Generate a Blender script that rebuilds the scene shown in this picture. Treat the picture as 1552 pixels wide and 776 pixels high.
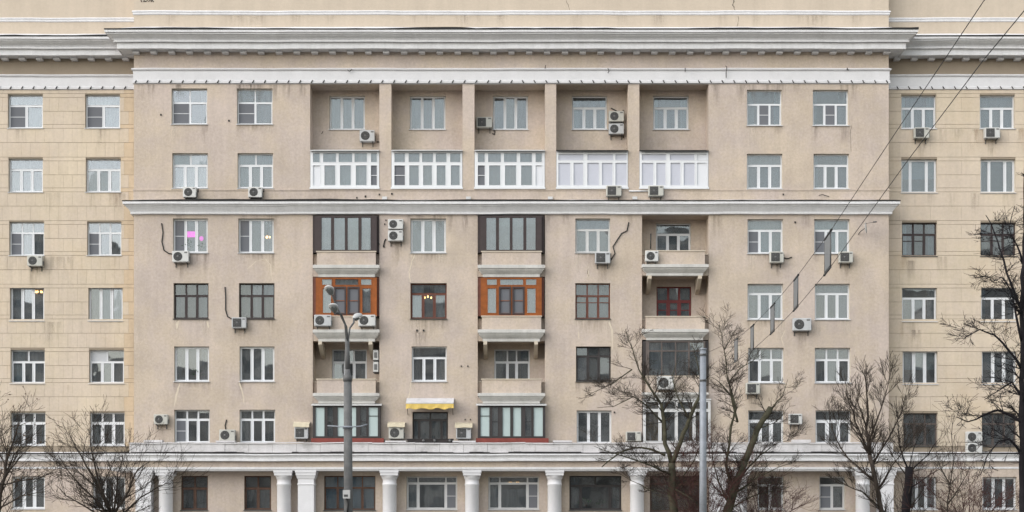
import bpy, bmesh, math, random
from mathutils import Vector
R = math.radians
for o in list(bpy.data.objects):
    bpy.data.objects.remove(o)
S = bpy.context.scene
COL = S.collection

# ------------------------------------------------------------------ camera
F = 2550.0            # focal length in photo pixels (photo 1552 x 776)
HY, CX = 845.0, 776.0 # horizon row, centre column
EYE = 1.6
cam = bpy.data.cameras.new('camera'); camo = bpy.data.objects.new('camera', cam); COL.objects.link(camo)
cam.sensor_fit = 'HORIZONTAL'; cam.sensor_width = 36.0
cam.lens = F/1552*36.0
cam.shift_y = (HY-388)/1552
cam.clip_end = 3000
camo.location = (0, 0, EYE); camo.rotation_euler = (R(90), 0, 0)
S.camera = camo

# ------------------------------------------------------------------ light: overcast daylight
SUN_EL, SUN_AZ = R(34), R(-125)     # behind the camera, a little to its left
w = bpy.data.worlds.new('World'); S.world = w; w.use_nodes = True
nt = w.node_tree; nt.nodes.clear()
out = nt.nodes.new('ShaderNodeOutputWorld'); bg = nt.nodes.new('ShaderNodeBackground')
sky = nt.nodes.new('ShaderNodeTexSky'); sky.sky_type = 'NISHITA'; sky.sun_disc = False
sky.sun_elevation = SUN_EL; sky.sun_rotation = R(235)
sky.air_density = 2.0; sky.dust_density = 1.2; sky.ozone_density = 1.0
hs = nt.nodes.new('ShaderNodeHueSaturation'); hs.inputs['Saturation'].default_value = 0.36
nt.links.new(sky.outputs[0], hs.inputs['Color']); nt.links.new(hs.outputs[0], bg.inputs[0])
bg.inputs[1].default_value = 0.12
nt.links.new(bg.outputs[0], out.inputs[0])
sl = bpy.data.lights.new('sun', 'SUN'); sl.energy = 0.9; sl.angle = R(90); sl.color = (1.0, 0.965, 0.97)
so = bpy.data.objects.new('sun', sl); COL.objects.link(so)
sd = Vector((math.sin(SUN_AZ)*math.cos(SUN_EL), math.cos(SUN_AZ)*math.cos(SUN_EL), math.sin(SUN_EL)))
so.rotation_euler = (-sd).to_track_quat('-Z', 'Y').to_euler(); so.location = (-20, -20, 60)
V = S.view_settings
S.display_settings.display_device = 'sRGB'
V.view_transform = 'Standard'; V.look = 'None'; V.gamma = 1.0; V.use_curve_mapping = False
V.exposure = 1.34

# ------------------------------------------------------------------ helpers
YM, YW, YB = 85.0, 86.1, 86.25      # main wall, wing wall, recess back wall (m from camera)
rng = random.Random(7)
def X(px, Y=YM): return (px-CX)*Y/F
def Z(py, Y=YM): return EYE+(HY-py)*Y/F
def P(px, py, Y): return Vector((X(px, Y), Y, Z(py, Y)))

class MB:
    def __init__(s): s.v = []; s.f = []; s.m = []; s.sm = []
    def quad(s, a, b, c, d, m=0, sm=False):
        n = len(s.v); s.v += [tuple(a), tuple(b), tuple(c), tuple(d)]; s.f.append((n, n+1, n+2, n+3)); s.m.append(m); s.sm.append(sm)
    def box(s, x0, x1, y0, y1, z0, z1, m=0):
        n = len(s.v)
        s.v += [(x0,y0,z0),(x1,y0,z0),(x1,y1,z0),(x0,y1,z0),(x0,y0,z1),(x1,y0,z1),(x1,y1,z1),(x0,y1,z1)]
        for f in ((0,3,2,1),(4,5,6,7),(0,1,5,4),(1,2,6,5),(2,3,7,6),(3,0,4,7)):
            s.f.append(tuple(n+i for i in f)); s.m.append(m); s.sm.append(False)
        return s
    def tube(s, pts, rad, k=6, m=0, cap=True):
        pts = [Vector(p) for p in pts]
        if not isinstance(rad, (list, tuple)): rad = [rad]*len(pts)
        n0 = len(s.v); L = len(pts); ref = None
        for i, p in enumerate(pts):
            d = (pts[min(i+1, L-1)]-pts[max(i-1, 0)])
            d = d.normalized() if d.length > 1e-9 else Vector((0,0,1))
            if ref is None:
                ref = Vector((1,0,0)) if abs(d.x) < .8 else Vector((0,1,0))
            u = (ref-d*ref.dot(d)).normalized(); v_ = d.cross(u); ref = u
            for j in range(k):
                a = 2*math.pi*j/k
                s.v.append(tuple(p+(u*math.cos(a)+v_*math.sin(a))*rad[i]))
        for i in range(L-1):
            for j in range(k):
                s.f.append((n0+i*k+j, n0+i*k+(j+1)%k, n0+(i+1)*k+(j+1)%k, n0+(i+1)*k+j)); s.m.append(m); s.sm.append(True)
        if cap:
            s.f.append(tuple(n0+j for j in reversed(range(k)))); s.m.append(m); s.sm.append(False)
            s.f.append(tuple(n0+(L-1)*k+j for j in range(k))); s.m.append(m); s.sm.append(False)
        return s
    def lathe(s, c, prof, k=24, axis='z', m=0):
        n0 = len(s.v)
        for (r, h) in prof:
            for j in range(k):
                a = 2*math.pi*j/k; p, q = r*math.cos(a), r*math.sin(a)
                s.v.append((c[0]+p, c[1]+q, c[2]+h) if axis == 'z' else (c[0]+p, c[1]+h, c[2]+q))
        for i in range(len(prof)-1):
            for j in range(k):
                f = (n0+i*k+j, n0+i*k+(j+1)%k, n0+(i+1)*k+(j+1)%k, n0+(i+1)*k+j)
                s.f.append(f if axis == 'z' else f[::-1]); s.m.append(m); s.sm.append(True)
        return s
    def sweep(s, path, prof, closed=False, m=0, wave=0.):
        """extrude a moulding profile [(projection, z)] along a plan path, mitred, outward = right of travel"""
        if wave:
            np_ = [path[0]]
            for a, b in zip(path[:-1], path[1:]):
                k = max(1, int(math.hypot(b[0]-a[0], b[1]-a[1])/.9)); np_ += [(a[0]+(b[0]-a[0])*i/k, a[1]+(b[1]-a[1])*i/k) for i in range(1, k+1)]
            path = np_
        n = len(path); N = []
        seg = []
        for i in range(n if closed else n-1):
            a, b = path[i], path[(i+1) % n]; dx, dy = b[0]-a[0], b[1]-a[1]; l = math.hypot(dx, dy)
            seg.append((dy/l, -dx/l))
        for i in range(n):
            if closed: n1, n2 = seg[i-1], seg[i]
            else: n1, n2 = seg[max(i-1, 0)], seg[min(i, n-2)]
            dd = 1+n1[0]*n2[0]+n1[1]*n2[1]
            N.append(((n1[0]+n2[0])/dd, (n1[1]+n2[1])/dd))
        n0 = len(s.v); k = len(prof)
        for i in range(n):
            wz = wave*(math.sin(path[i][0]*.61)+.7*math.sin(path[i][0]*1.73+1)+.5*math.sin(path[i][0]*4.1+2)) if wave else 0
            for j_, (p, z) in enumerate(prof):
                jit = wave*.5*math.sin(path[i][0]*7.3+j_*2.1) if wave and p > .05 else 0
                s.v.append((path[i][0]+N[i][0]*p, path[i][1]+N[i][1]*p+jit*.6, z+wz+jit))
        for i in range(n if closed else n-1):
            i2 = (i+1) % n
            for j in range(k-1):
                s.f.append((n0+i*k+j, n0+i*k+j+1, n0+i2*k+j+1, n0+i2*k+j)); s.m.append(m); s.sm.append(False)
        if not closed:
            s.f.append(tuple(n0+j for j in reversed(range(k)))); s.m.append(m); s.sm.append(False)
            s.f.append(tuple(n0+(n-1)*k+j for j in range(k))); s.m.append(m); s.sm.append(False)
        return s

WL = {}
def put(o, parent, loc):
    loc = Vector(loc); COL.objects.link(o); WL[o.name] = loc
    if parent is not None:
        o.parent = parent; o.location = loc-WL[parent.name]
    else: o.location = loc
    return o
def mesh_of(name, mb, mats, org):
    me = bpy.data.meshes.new(name)
    ox, oy, oz = org
    me.from_pydata([(a-ox, b-oy, c-oz) for a, b, c in mb.v], [], mb.f)
    for m in (mats if isinstance(mats, (list, tuple)) else [mats]): me.materials.append(m)
    me.polygons.foreach_set('material_index', mb.m); me.polygons.foreach_set('use_smooth', mb.sm)
    me.update()
    if name in ('main_wall', 'wing_wall', 'base_render', 'loggia_recess'):
        bm = bmesh.new(); bm.from_mesh(me); bmesh.ops.remove_doubles(bm, verts=bm.verts, dist=.0004); bm.to_mesh(me); bm.free()
    return me
def obj(name, mb, mats, parent=None, org=None):
    if org is None:
        xs = [p[0] for p in mb.v]; ys = [p[1] for p in mb.v]; zs = [p[2] for p in mb.v]
        org = ((min(xs)+max(xs))/2, (min(ys)+max(ys))/2, min(zs))
    return put(bpy.data.objects.new(name, mesh_of(name, mb, mats, org)), parent, org)
def unit(name, me, parent, loc, scale, rot=None):
    o = bpy.data.objects.new(name, me); put(o, parent, loc); o.scale = scale
    if rot: o.rotation_euler = rot
    return o
def empty(name, loc, parent=None):
    o = bpy.data.objects.new(name, None); o.empty_display_size = .3; return put(o, parent, loc)
def tag(o, label, cat, group=None):
    o['label'] = label; o['category'] = cat
    if group: o['group'] = group
    return o
def struct(o): o['kind'] = 'structure'; return o

# ------------------------------------------------------------------ materials
def mat(name, col, rough=.8, metal=0., spec=.3, var=0., vscale=1.5, bump=0., bscale=40., streak=0., dirt=None, dirtamt=0., objvar=0., dscale=.6, alt=None, fine=0.):
    m = bpy.data.materials.new(name); m.use_nodes = True
    t = m.node_tree; n = t.nodes; l = t.links; b = n['Principled BSDF']
    b.inputs['Base Color'].default_value = (*col, 1); b.inputs['Roughness'].default_value = rough
    b.inputs['Metallic'].default_value = metal; b.inputs['Specular IOR Level'].default_value = spec
    if not (var or bump or streak or dirtamt or objvar): return m
    geo = n.new('ShaderNodeNewGeometry'); cur = None
    rgb = n.new('ShaderNodeRGB'); rgb.outputs[0].default_value = (*col, 1); cur = rgb.outputs[0]
    def mul(cur, fac_socket, lo, hi):
        mr = n.new('ShaderNodeMapRange'); mr.inputs[1].default_value = .3; mr.inputs[2].default_value = .7
        mr.inputs[3].default_value = lo; mr.inputs[4].default_value = hi; l.new(fac_socket, mr.inputs[0])
        mx = n.new('ShaderNodeMix'); mx.data_type = 'RGBA'; mx.blend_type = 'MULTIPLY'; mx.inputs[0].default_value = 1
        cb = n.new('ShaderNodeCombineColor')
        for i in range(3): l.new(mr.outputs[0], cb.inputs[i])
        l.new(cur, mx.inputs[6]); l.new(cb.outputs[0], mx.inputs[7]); return mx.outputs[2]
    def noise(scale, detail=6, vec=None, rough_=.6):
        q = n.new('ShaderNodeTexNoise'); q.inputs['Scale'].default_value = scale; q.inputs['Detail'].default_value = detail
        q.inputs['Roughness'].default_value = rough_; l.new(vec or geo.outputs['Position'], q.inputs['Vector']); return q.outputs[0]
    if objvar:
        oi = n.new('ShaderNodeObjectInfo')
        mr = n.new('ShaderNodeMapRange'); mr.inputs[3].default_value = .3; mr.inputs[4].default_value = .7
        l.new(oi.outputs['Random'], mr.inputs[0]); cur = mul(cur, mr.outputs[0], 1-objvar, 1+objvar)
    if alt:
        rp = n.new('ShaderNodeMapRange'); rp.inputs[1].default_value = .4; rp.inputs[2].default_value = .6; l.new(noise(.38, 9, None, .7), rp.inputs[0])
        mx = n.new('ShaderNodeMix'); mx.data_type = 'RGBA'; l.new(rp.outputs[0], mx.inputs[0]); l.new(cur, mx.inputs[6]); mx.inputs[7].default_value = (*alt, 1); cur = mx.outputs[2]
    if fine: cur = mul(cur, noise(9., 4, None, .8), 1-fine, 1+fine)
    if var:
        cur = mul(cur, noise(vscale, 8), 1-var, 1+var)
        cur = mul(cur, noise(vscale*14, 5), 1-var*.7, 1+var*.7)
    if streak:
        mp = n.new('ShaderNodeMapping'); mp.inputs['Scale'].default_value = (2.6, 2.6, .16); l.new(geo.outputs['Position'], mp.inputs[0])
        cur = mul(cur, noise(1.0, 7, mp.outputs[0]), 1-streak, 1+streak*.4)
    if dirtamt:
        rp = n.new('ShaderNodeMapRange'); rp.inputs[1].default_value = .52; rp.inputs[2].default_value = .74
        l.new(noise(dscale, 12, None, .72), rp.inputs[0])
        ml = n.new('ShaderNodeMath'); ml.operation = 'MULTIPLY'; ml.inputs[1].default_value = dirtamt; l.new(rp.outputs[0], ml.inputs[0])
        mx = n.new('ShaderNodeMix'); mx.data_type = 'RGBA'; l.new(ml.outputs[0], mx.inputs[0]); l.new(cur, mx.inputs[6])
        mx.inputs[7].default_value = (*dirt, 1); cur = mx.outputs[2]
    l.new(cur, b.inputs['Base Color'])
    if bump:
        bp = n.new('ShaderNodeBump'); bp.inputs['Strength'].default_value = bump; bp.inputs['Distance'].default_value = .02
        l.new(noise(bscale, 5), bp.inputs['Height']); l.new(bp.outputs[0], b.inputs['Normal'])
    return m
def glass_mat(name, tint, ior):
    m = bpy.data.materials.new(name); m.use_nodes = True; t = m.node_tree; n = t.nodes; l = t.links; n.clear()
    o = n.new('ShaderNodeOutputMaterial'); mx = n.new('ShaderNodeMixShader'); tr = n.new('ShaderNodeBsdfTransparent'); gl = n.new('ShaderNodeBsdfGlossy')
    fr = n.new('ShaderNodeFresnel'); fr.inputs[0].default_value = ior; tr.inputs[0].default_value = (*tint, 1); gl.inputs['Roughness'].default_value = .015
    gl.inputs['Color'].default_value = (.90, .94, 1, 1)
    geo = n.new('ShaderNodeNewGeometry'); nz = n.new('ShaderNodeTexNoise'); nz.inputs['Scale'].default_value = 1.3; nz.inputs['Detail'].default_value = 1
    l.new(geo.outputs['Position'], nz.inputs['Vector'])
    bp = n.new('ShaderNodeBump'); bp.inputs['Strength'].default_value = .06; bp.inputs['Distance'].default_value = .03
    l.new(nz.outputs[0], bp.inputs['Height']); l.new(bp.outputs[0], gl.inputs['Normal'])
    df = n.new('ShaderNodeBsdfDiffuse'); df.inputs[0].default_value = (.36, .37, .38, 1); m2 = n.new('ShaderNodeMixShader')
    dn = n.new('ShaderNodeTexNoise'); dn.inputs['Scale'].default_value = 2.2; dn.inputs['Detail'].default_value = 6; l.new(geo.outputs['Position'], dn.inputs['Vector'])
    mr = n.new('ShaderNodeMapRange'); mr.inputs[1].default_value = .35; mr.inputs[2].default_value = .7; mr.inputs[3].default_value = .03; mr.inputs[4].default_value = .10; l.new(dn.outputs[0], mr.inputs[0])
    oi = n.new('ShaderNodeObjectInfo'); pw = n.new('ShaderNodeMath'); pw.operation = 'POWER'; l.new(oi.outputs['Random'], pw.inputs[0]); pw.inputs[1].default_value = 1.6
    ad = n.new('ShaderNodeMath'); ad.operation = 'MULTIPLY_ADD'; l.new(pw.outputs[0], ad.inputs[0]); ad.inputs[1].default_value = .10; l.new(mr.outputs[0], ad.inputs[2]); l.new(ad.outputs[0], m2.inputs[0]); l.new(tr.outputs[0], m2.inputs[1]); l.new(df.outputs[0], m2.inputs[2])
    l.new(fr.outputs[0], mx.inputs[0]); l.new(m2.outputs[0], mx.inputs[1]); l.new(gl.outputs[0], mx.inputs[2]); l.new(mx.outputs[0], o.inputs[0])
    return m
def emit(name, col, st):
    m = bpy.data.materials.new(name); m.use_nodes = True; b = m.node_tree.nodes['Principled BSDF']
    b.inputs['Base Color'].default_value = (*col, 1); b.inputs['Emission Color'].default_value = (*col, 1); b.inputs['Emission Strength'].default_value = st
    return m

STUCCO = (.468, .392, .318)
M = dict(
    stucco=mat('stucco_beige', STUCCO, .95, spec=.1, var=.09, vscale=.5, bump=.6, bscale=20, streak=.08, dirt=(.33, .285, .25), dirtamt=.45, dscale=.45, alt=(.455, .385, .342), fine=.10),
    reveal=mat('reveal_cream', (.50, .44, .36), .95, spec=.1, var=.06, bump=.2),
    attic=mat('attic_cream', (.475, .405, .328), .95, spec=.1, var=.05, vscale=.5, bump=.3, bscale=20, streak=.06, dirt=(.36, .30, .24), dirtamt=.25),
    wing=mat('wing_joint', (.27, .225, .175), .95, spec=.1, var=.06),
    tile=mat('cladding_tile', (.525, .445, .345), .9, spec=.12, var=.06, vscale=.4, bump=.3, bscale=25, streak=.07, dirt=(.47, .35, .235), dirtamt=.4, fine=.05, alt=(.52, .44, .36), dscale=.28, objvar=.032),
    tilew=mat('stained_tile', (.505, .405, .295), .9, spec=.12, var=.08, vscale=.5, bump=.3, bscale=25, streak=.1, dirt=(.47, .34, .2), dirtamt=.4, dscale=.5, objvar=.02),
    trim=mat('white_trim', (.62, .617, .628), .85, spec=.15, var=.07, vscale=.9, bump=.3, bscale=14, streak=.08, dirt=(.33, .325, .33), dirtamt=.5, dscale=.9, fine=.05),
    whitewash=mat('column_white', (.59, .585, .60), .85, spec=.15, var=.05, bump=.15, bscale=15),
    old=mat('weathered_white', (.54, .525, .53), .9, spec=.1, var=.08, vscale=1.2, bump=.5, bscale=14, streak=.1, dirt=(.16, .15, .14), dirtamt=.6, dscale=1.3),
    slab=mat('balcony_white', (.50, .49, .47), .9, spec=.1, var=.08, vscale=1.2, bump=.4, bscale=16, streak=.12, dirt=(.2, .19, .18), dirtamt=.45, dscale=1.4),
    flash=mat('dark_flashing', (.035, .034, .034), .9, spec=.1, var=.2, vscale=2),
    sheet=mat('roof_sheet', (.55, .55, .55), .5, metal=.2, var=.06),
    pvc=mat('white_pvc', (.62, .63, .65), .45, spec=.4, var=.03),
    pvcold=mat('white_paint_wood', (.52, .52, .52), .6, spec=.3, var=.08, vscale=3),
    brown=mat('brown_frame', (.042, .030, .030), .5, spec=.3, var=.15, vscale=3),
    greybrown=mat('grey_brown_frame', (.10, .082, .075), .6, spec=.3, var=.2, vscale=3),
    dark=mat('dark_frame', (.038, .033, .033), .5, spec=.3, var=.15, vscale=3),
    rust=mat('rust_wood', (.12, .046, .032), .6, spec=.3, var=.2, vscale=3),
    orange=mat('varnished_wood', (.25, .074, .018), .5, spec=.2, var=.18, vscale=4, streak=.2),
    redwood=mat('red_wood', (.15, .028, .028), .5, spec=.3, var=.15),
    oldwood=mat('old_wood', (.10, .06, .045), .75, spec=.2, var=.3, vscale=4),
    red=mat('red_ledge', (.19, .045, .035), .6, spec=.3, var=.2, vscale=3),
    film=mat('frosted_film', (.39, .465, .465), .25, spec=.5, var=.04),
    filmw=mat('white_film', (.43, .44, .50), .3, spec=.5, var=.03),
    screen=mat('insect_screen', (.13, .135, .15), .8, spec=.2),
    panelw=mat('white_panel', (.60, .61, .64), .5, spec=.3, var=.02),
    glass=glass_mat('window_glass', (.84, .87, .88), 1.9),
    gold=glass_mat('window_glass_old', (.76, .79, .80), 1.75),
    cw=mat('curtain_white', (.42, .435, .455), .95, spec=.05, objvar=.28, var=.05),
    cc=mat('curtain_pale_cyan', (.31, .375, .39), .95, spec=.05, objvar=.28, var=.05),
    cg=mat('curtain_grey', (.235, .25, .265), .95, spec=.05, objvar=.28, var=.08),
    cd=mat('curtain_dark', (.17, .17, .17), .95, spec=.05, objvar=.28, var=.1),
    cb=mat('curtain_blue', (.20, .31, .40), .95, spec=.05, var=.1),
    co=mat('curtain_ochre', (.32, .20, .09), .95, spec=.05, var=.15),
    inside=mat('room_plaster', (.32, .29, .25), .95, spec=.1),
    foil=mat('foil', (.42, .43, .45), .55, metal=.3, bump=1., bscale=9),
    acw=mat('ac_white', (.50, .50, .49), .5, spec=.35, var=.06, vscale=2, streak=.1),
    acold=mat('ac_cream', (.43, .425, .39), .55, spec=.3, var=.08, vscale=2, streak=.15),
    acg=mat('ac_grey', (.42, .43, .44), .5, spec=.35, var=.08, vscale=3, streak=.2, dirt=(.25, .22, .19), dirtamt=.4, dscale=3.),
    acd=mat('ac_grille', (.055, .055, .055), .6, spec=.3),
    acm=mat('ac_hub', (.12, .12, .12), .6, spec=.3),
    steel=mat('steel', (.10, .10, .10), .6, metal=.4),
    cable=mat('black_cable', (.02, .02, .02), .6),
    yellow=mat('yellow_awning', (.58, .42, .12), .8, var=.08, vscale=3),
    cream=mat('cream_canopy', (.54, .48, .36), .8, var=.1, vscale=4),
    polep=mat('lamp_post_paint', (.105, .105, .105), .75, spec=.3, var=.25, vscale=3, bump=.3, bscale=30, streak=.3),
    galv=mat('galvanised_pole', (.21, .225, .25), .55, metal=.25, var=.2, vscale=2.5, dirt=(.34, .35, .37), dirtamt=.5, dscale=1.6),
    lampw=mat('lamp_housing', (.38, .38, .375), .5, spec=.4, var=.05),
    lampg=mat('lamp_lens', (.13, .135, .13), .3, spec=.5),
    bark=mat('bark', (.046, .037, .031), .95, spec=.1, var=.3, vscale=5, bump=.8, bscale=30),
    barkm=mat('mossy_bark', (.062, .058, .040), .95, spec=.1, var=.35, vscale=4, bump=.8, bscale=30),
    barkr=mat('reddish_twig', (.075, .038, .034), .9, spec=.1, var=.2, vscale=5),
    barkd=mat('wet_dark_bark', (.016, .014, .016), .9, spec=.15, var=.3, vscale=5, bump=.8, bscale=25),
    leaf=mat('dead_leaf', (.10, .06, .035), .9),
    patch=mat('repair_plaster', (.54, .47, .38), .95, spec=.1, var=.08, vscale=4, bump=.4),
    banner=mat('banner_panel', (.15, .155, .16), .55, spec=.3, var=.05),
    asphalt=mat('asphalt', (.08, .08, .082), .9, var=.15, vscale=2, bump=.4, bscale=60),
    paving=mat('paving', (.32, .31, .30), .9, var=.1, vscale=3, bump=.3, bscale=30),
    lawn=mat('winter_lawn', (.12, .115, .085), .98, spec=.05, var=.3, vscale=1.2, bump=.8, bscale=30),
    kerb=mat('kerb_stone', (.3, .29, .28), .9, var=.1),
    facing=mat('facing_brick', (.45, .42, .39), .95, var=.15, vscale=.5),
    facingw=mat('facing_dark_glass', (.13, .14, .15), .3),
    bulb=emit('lit_bulb', (1., .55, .2), 2.6), pink=emit('grow_lamp', (.92, .03, .70), .48), glow=emit('lamp_shade_glow', (1., .62, .28), 2.2),
    white=mat('plain_white', (.8, .8, .8), .6),
    green=mat('pot_plant_leaf', (.05, .11, .04), .8, var=.3, vscale=8),
    pot=mat('pot_clay', (.3, .14, .08), .8),
)

# ------------------------------------------------------------------ ground
def sheet(name, x0, x1, y0, y1, z, m):
    mb = MB(); mb.quad((x0, y0, z), (x1, y0, z), (x1, y1, z), (x0, y1, z)); return struct(obj(name, mb, m))
sheet('ground', -900, 900, -900, 900, -.02, M['lawn'])
sheet('road', -300, 300, 8, 56, -.014, M['asphalt'])
for y0, y1 in ((-14, 8), (56.25, 61)):
    mb = MB(); mb.box(-300, 300, y0, y1, -.1, .1); struct(obj('pavement', mb, M['paving']))
mb = MB(); mb.box(-300, 300, 56.0, 56.247, -.1, .13); struct(obj('kerb', mb, M['kerb']))
mb = MB(); mb.box(-60, 60, 79.5, 84.0, -.1, .05); struct(obj('path', mb, M['paving']))
for k, yy in enumerate((20, 32, 44)):
    mb = MB()
    for i in range(-20, 20): mb.quad((i*8, yy, -.009), (i*8+3, yy, -.009), (i*8+3, yy+.15, -.009), (i*8, yy+.15, -.009))
    struct(obj('lane_marking', mb, M['trim']))

# ------------------------------------------------------------------ building
B = empty('apartment_building', (0, YM, 0))
tag(B, 'beige stucco nine-storey apartment block with white cornices, recessed balconies and a columned ground floor', 'building')
XL, XR = X(203), X(1347)                 # corners of the projecting centre
WXL, WXR = X(0, YW)-13, X(1552, YW)+13     # wings run on past the frame
ZTOP = Z(-55)

UB = MB(); UB.box(-.5, .5, -.5, .5, -.5, .5)
def unit_mesh(name, m):
    return mesh_of(name, UB, m, (0, 0, 0))
PANE = {k: unit_mesh('pane', M[k]) for k in ('glass', 'gold', 'film', 'filmw', 'screen', 'panelw', 'foil')}

main_holes, wing_holes, back_holes = [], {'L': [], 'R': []}, []
WINDOWS = []
def win(rect, plane, top, bot, t=.3, fr='pvc', cur='g', screens=(), gl='glass', mull=.06, sash=.042, special=None, sill=True, setback=.20):
    WINDOWS.append(dict(rect=rect, plane=plane, top=top, bot=bot, t=t, fr=fr, cur=cur, screens=screens, gl=gl, mull=mull, sash=sash, special=special or {}, sill=sill, sb=setback))

def cuts(spec):
    if isinstance(spec, int): spec = [1]*spec
    tot = sum(spec); a = 0; r = []
    for q in spec: r.append((a/tot, (a+q)/tot)); a += q
    return r

def curtain(parent, x0, x1, z0, z1, y, m, amp=.016, lam=.24, gap=None):
    """hanging folds from z1 to z0; gap=(a,b) leaves an opening"""
    spans = [(x0, x1)] if not gap else [(x0, x0+(x1-x0)*gap[0]), (x0+(x1-x0)*gap[1], x1)]
    for a, b in spans:
        if b-a < .05: continue
        mb = MB(); n = max(6, int((b-a)/lam*5)); ph = rng.random()*6; l2 = lam*rng.uniform(.8, 1.3)
        pts = []
        for i in range(n+1):
            u = a+(b-a)*i/n; pts.append((u, y+amp*math.sin(u/l2*6.283+ph)+amp*.5*math.sin(u/l2*2.1+ph*2)))
        for i in range(n):
            mb.quad((*pts[i], z0), (*pts[i+1], z0), (*pts[i+1], z1), (*pts[i], z1), 0, True)
        obj('curtain', mb, m, parent)

def build_window(w_, idx):
    Y = {'M': YM, 'L': YW, 'R': YW, 'B': YB}[w_['plane']]
    x0, y0, x1, y1 = w_['rect']; X0, X1, Z1, Z0 = X(x0, Y), X(x1, Y), Z(y0, Y), Z(y1, Y)
    Yf = Y+w_['sb']; fm = M[w_['fr']]; fw = .05; mb = MB(); D = .07
    a0, a1, c0, c1 = X0+.003, X1-.003, Z0+.003, Z1-.003
    # outer frame
    mb.box(a0, a1, Yf, Yf+D, c0, c0+fw); mb.box(a0, a1, Yf, Yf+D, c1-fw, c1)
    mb.box(a0, a0+fw, Yf, Yf+D, c0+fw, c1-fw); mb.box(a1-fw, a1, Yf, Yf+D, c0+fw, c1-fw)
    ix0, ix1, iz0, iz1 = a0+fw, a1-fw, c0+fw, c1-fw
    panes = []; mu = w_['mull']/2
    if w_['top']:
        zt = iz1-(iz1-iz0)*w_['t']
        mb.box(ix0, ix1, Yf+.002, Yf+D-.002, zt-mu, zt+mu)
        rows = [('t', cuts(w_['top']), zt+mu, iz1), ('b', cuts(w_['bot']), iz0, zt-mu)]
    else: rows = [('b', cuts(w_['bot']), iz0, iz1)]
    sm = MB()
    for kind, cc, z0, z1 in rows:
        for i, (f0, f1) in enumerate(cc):
            p0 = ix0+(ix1-ix0)*f0+(mu if i else 0); p1 = ix0+(ix1-ix0)*f1-(mu if i < len(cc)-1 else 0)
            if i: mb.box(p0-2*mu, p0, Yf+.004, Yf+D-.004, z0, z1)
            s = w_['sash'] if kind == 'b' else w_['sash']*.25
            if s > .008:
                y_a, y_b = Yf-.014, Yf+.045
                e = .001
                sm.box(p0+e, p1-e, y_a, y_b, z0+e, z0+s); sm.box(p0+e, p1-e, y_a, y_b, z1-s, z1-e)
                sm.box(p0+e, p0+s, y_a, y_b, z0+s, z1-s); sm.box(p1-s, p1-e, y_a, y_b, z0+s, z1-s)
            panes.append((kind, i, p0+s, p1-s, z0+s, z1-s))
    wo = obj('window', mb, fm, B)
    if sm.v: obj('sash', sm, M[w_['special'].get('sashmat', w_['fr'])], wo)
    for kind, i, p0, p1, z0, z1 in panes:
        k = kind+str(i); gm = w_['special'].get(k, w_['gl'])
        rot = (R(rng.uniform(-.9, .9)), 0, R(rng.uniform(-.9, .9)))
        unit('pane', PANE[gm if gm in PANE else 'glass'], wo, ((p0+p1)/2, Yf+.028, (z0+z1)/2), (p1-p0+.006, .012, z1-z0+.006), rot if gm in ('glass', 'gold') else None)
        if k in w_['screens']:
            sc = MB(); sc.box(p0-.01, p1+.01, Yf-.018, Yf-.010, z0-.01, z1+.01); so_ = obj('insect_screen', sc, M['screen'], wo)
            zm = (z0+z1)/2; sb = MB(); sb.box(p0-.01, p1+.01, Yf-.028, Yf-.020, zm-.013, zm+.013)
            if z1-z0 > .6: obj('screen_bar', sb, fm, wo)
        if k in w_['special'].get('bars', ()):
            zb = z1-(z1-z0)*.28; sb = MB(); sb.box(p0, p1, Yf-.006, Yf+.05, zb-.02, zb+.02); obj('glazing_bar', sb, fm, wo)
    if w_['sill']:
        sb = MB(); n = len(sb.v)
        a, b = X0-.03, X1+.03
        sb.sweep([(a, Yf-.01), (a, Y+.0), (b, Y+.0), (b, Yf-.01)][1:3], [(.065, Z0-.045), (.075, Z0-.012), (-w_['sb']+.016, Z0+.02), (-w_['sb']+.016, Z0-.03), (0.006, Z0-.045)])
        obj('sill', sb, M['pvc' if w_['fr'] in ('pvc',) else ('pvcold' if w_['fr'] == 'pvcold' else 'steel')], wo)
    # curtains
    yc = Yf+.24
    for c in w_['cur'].split():
        h = 1
        m = {'w': 'cw', 'c': 'cc', 'g': 'cg', 'd': 'cd', 'b': 'cb', 'o': 'co'}.get(c[0])
        if not m: continue
        gap = None; lo, hi = Z0, Z1
        if 'H' in c: lo = Z0+(Z1-Z0)*.45         # blind, half down
        if 'S' in c: gap = (rng.uniform(.16, .26), rng.uniform(.74, .84))
        if 'L' in c: gap = (.36, 1.)
        if 'T' in c: gap = (0., .64)
        if 'K' in c: hi = Z0+(Z1-Z0)*.62         # café curtain
        curtain(wo, X0-.05, X1+.05, lo, hi, yc, M[m], gap=gap, amp=.004 if 'H' in c else .016); yc += .1
    return wo, Yf

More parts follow.
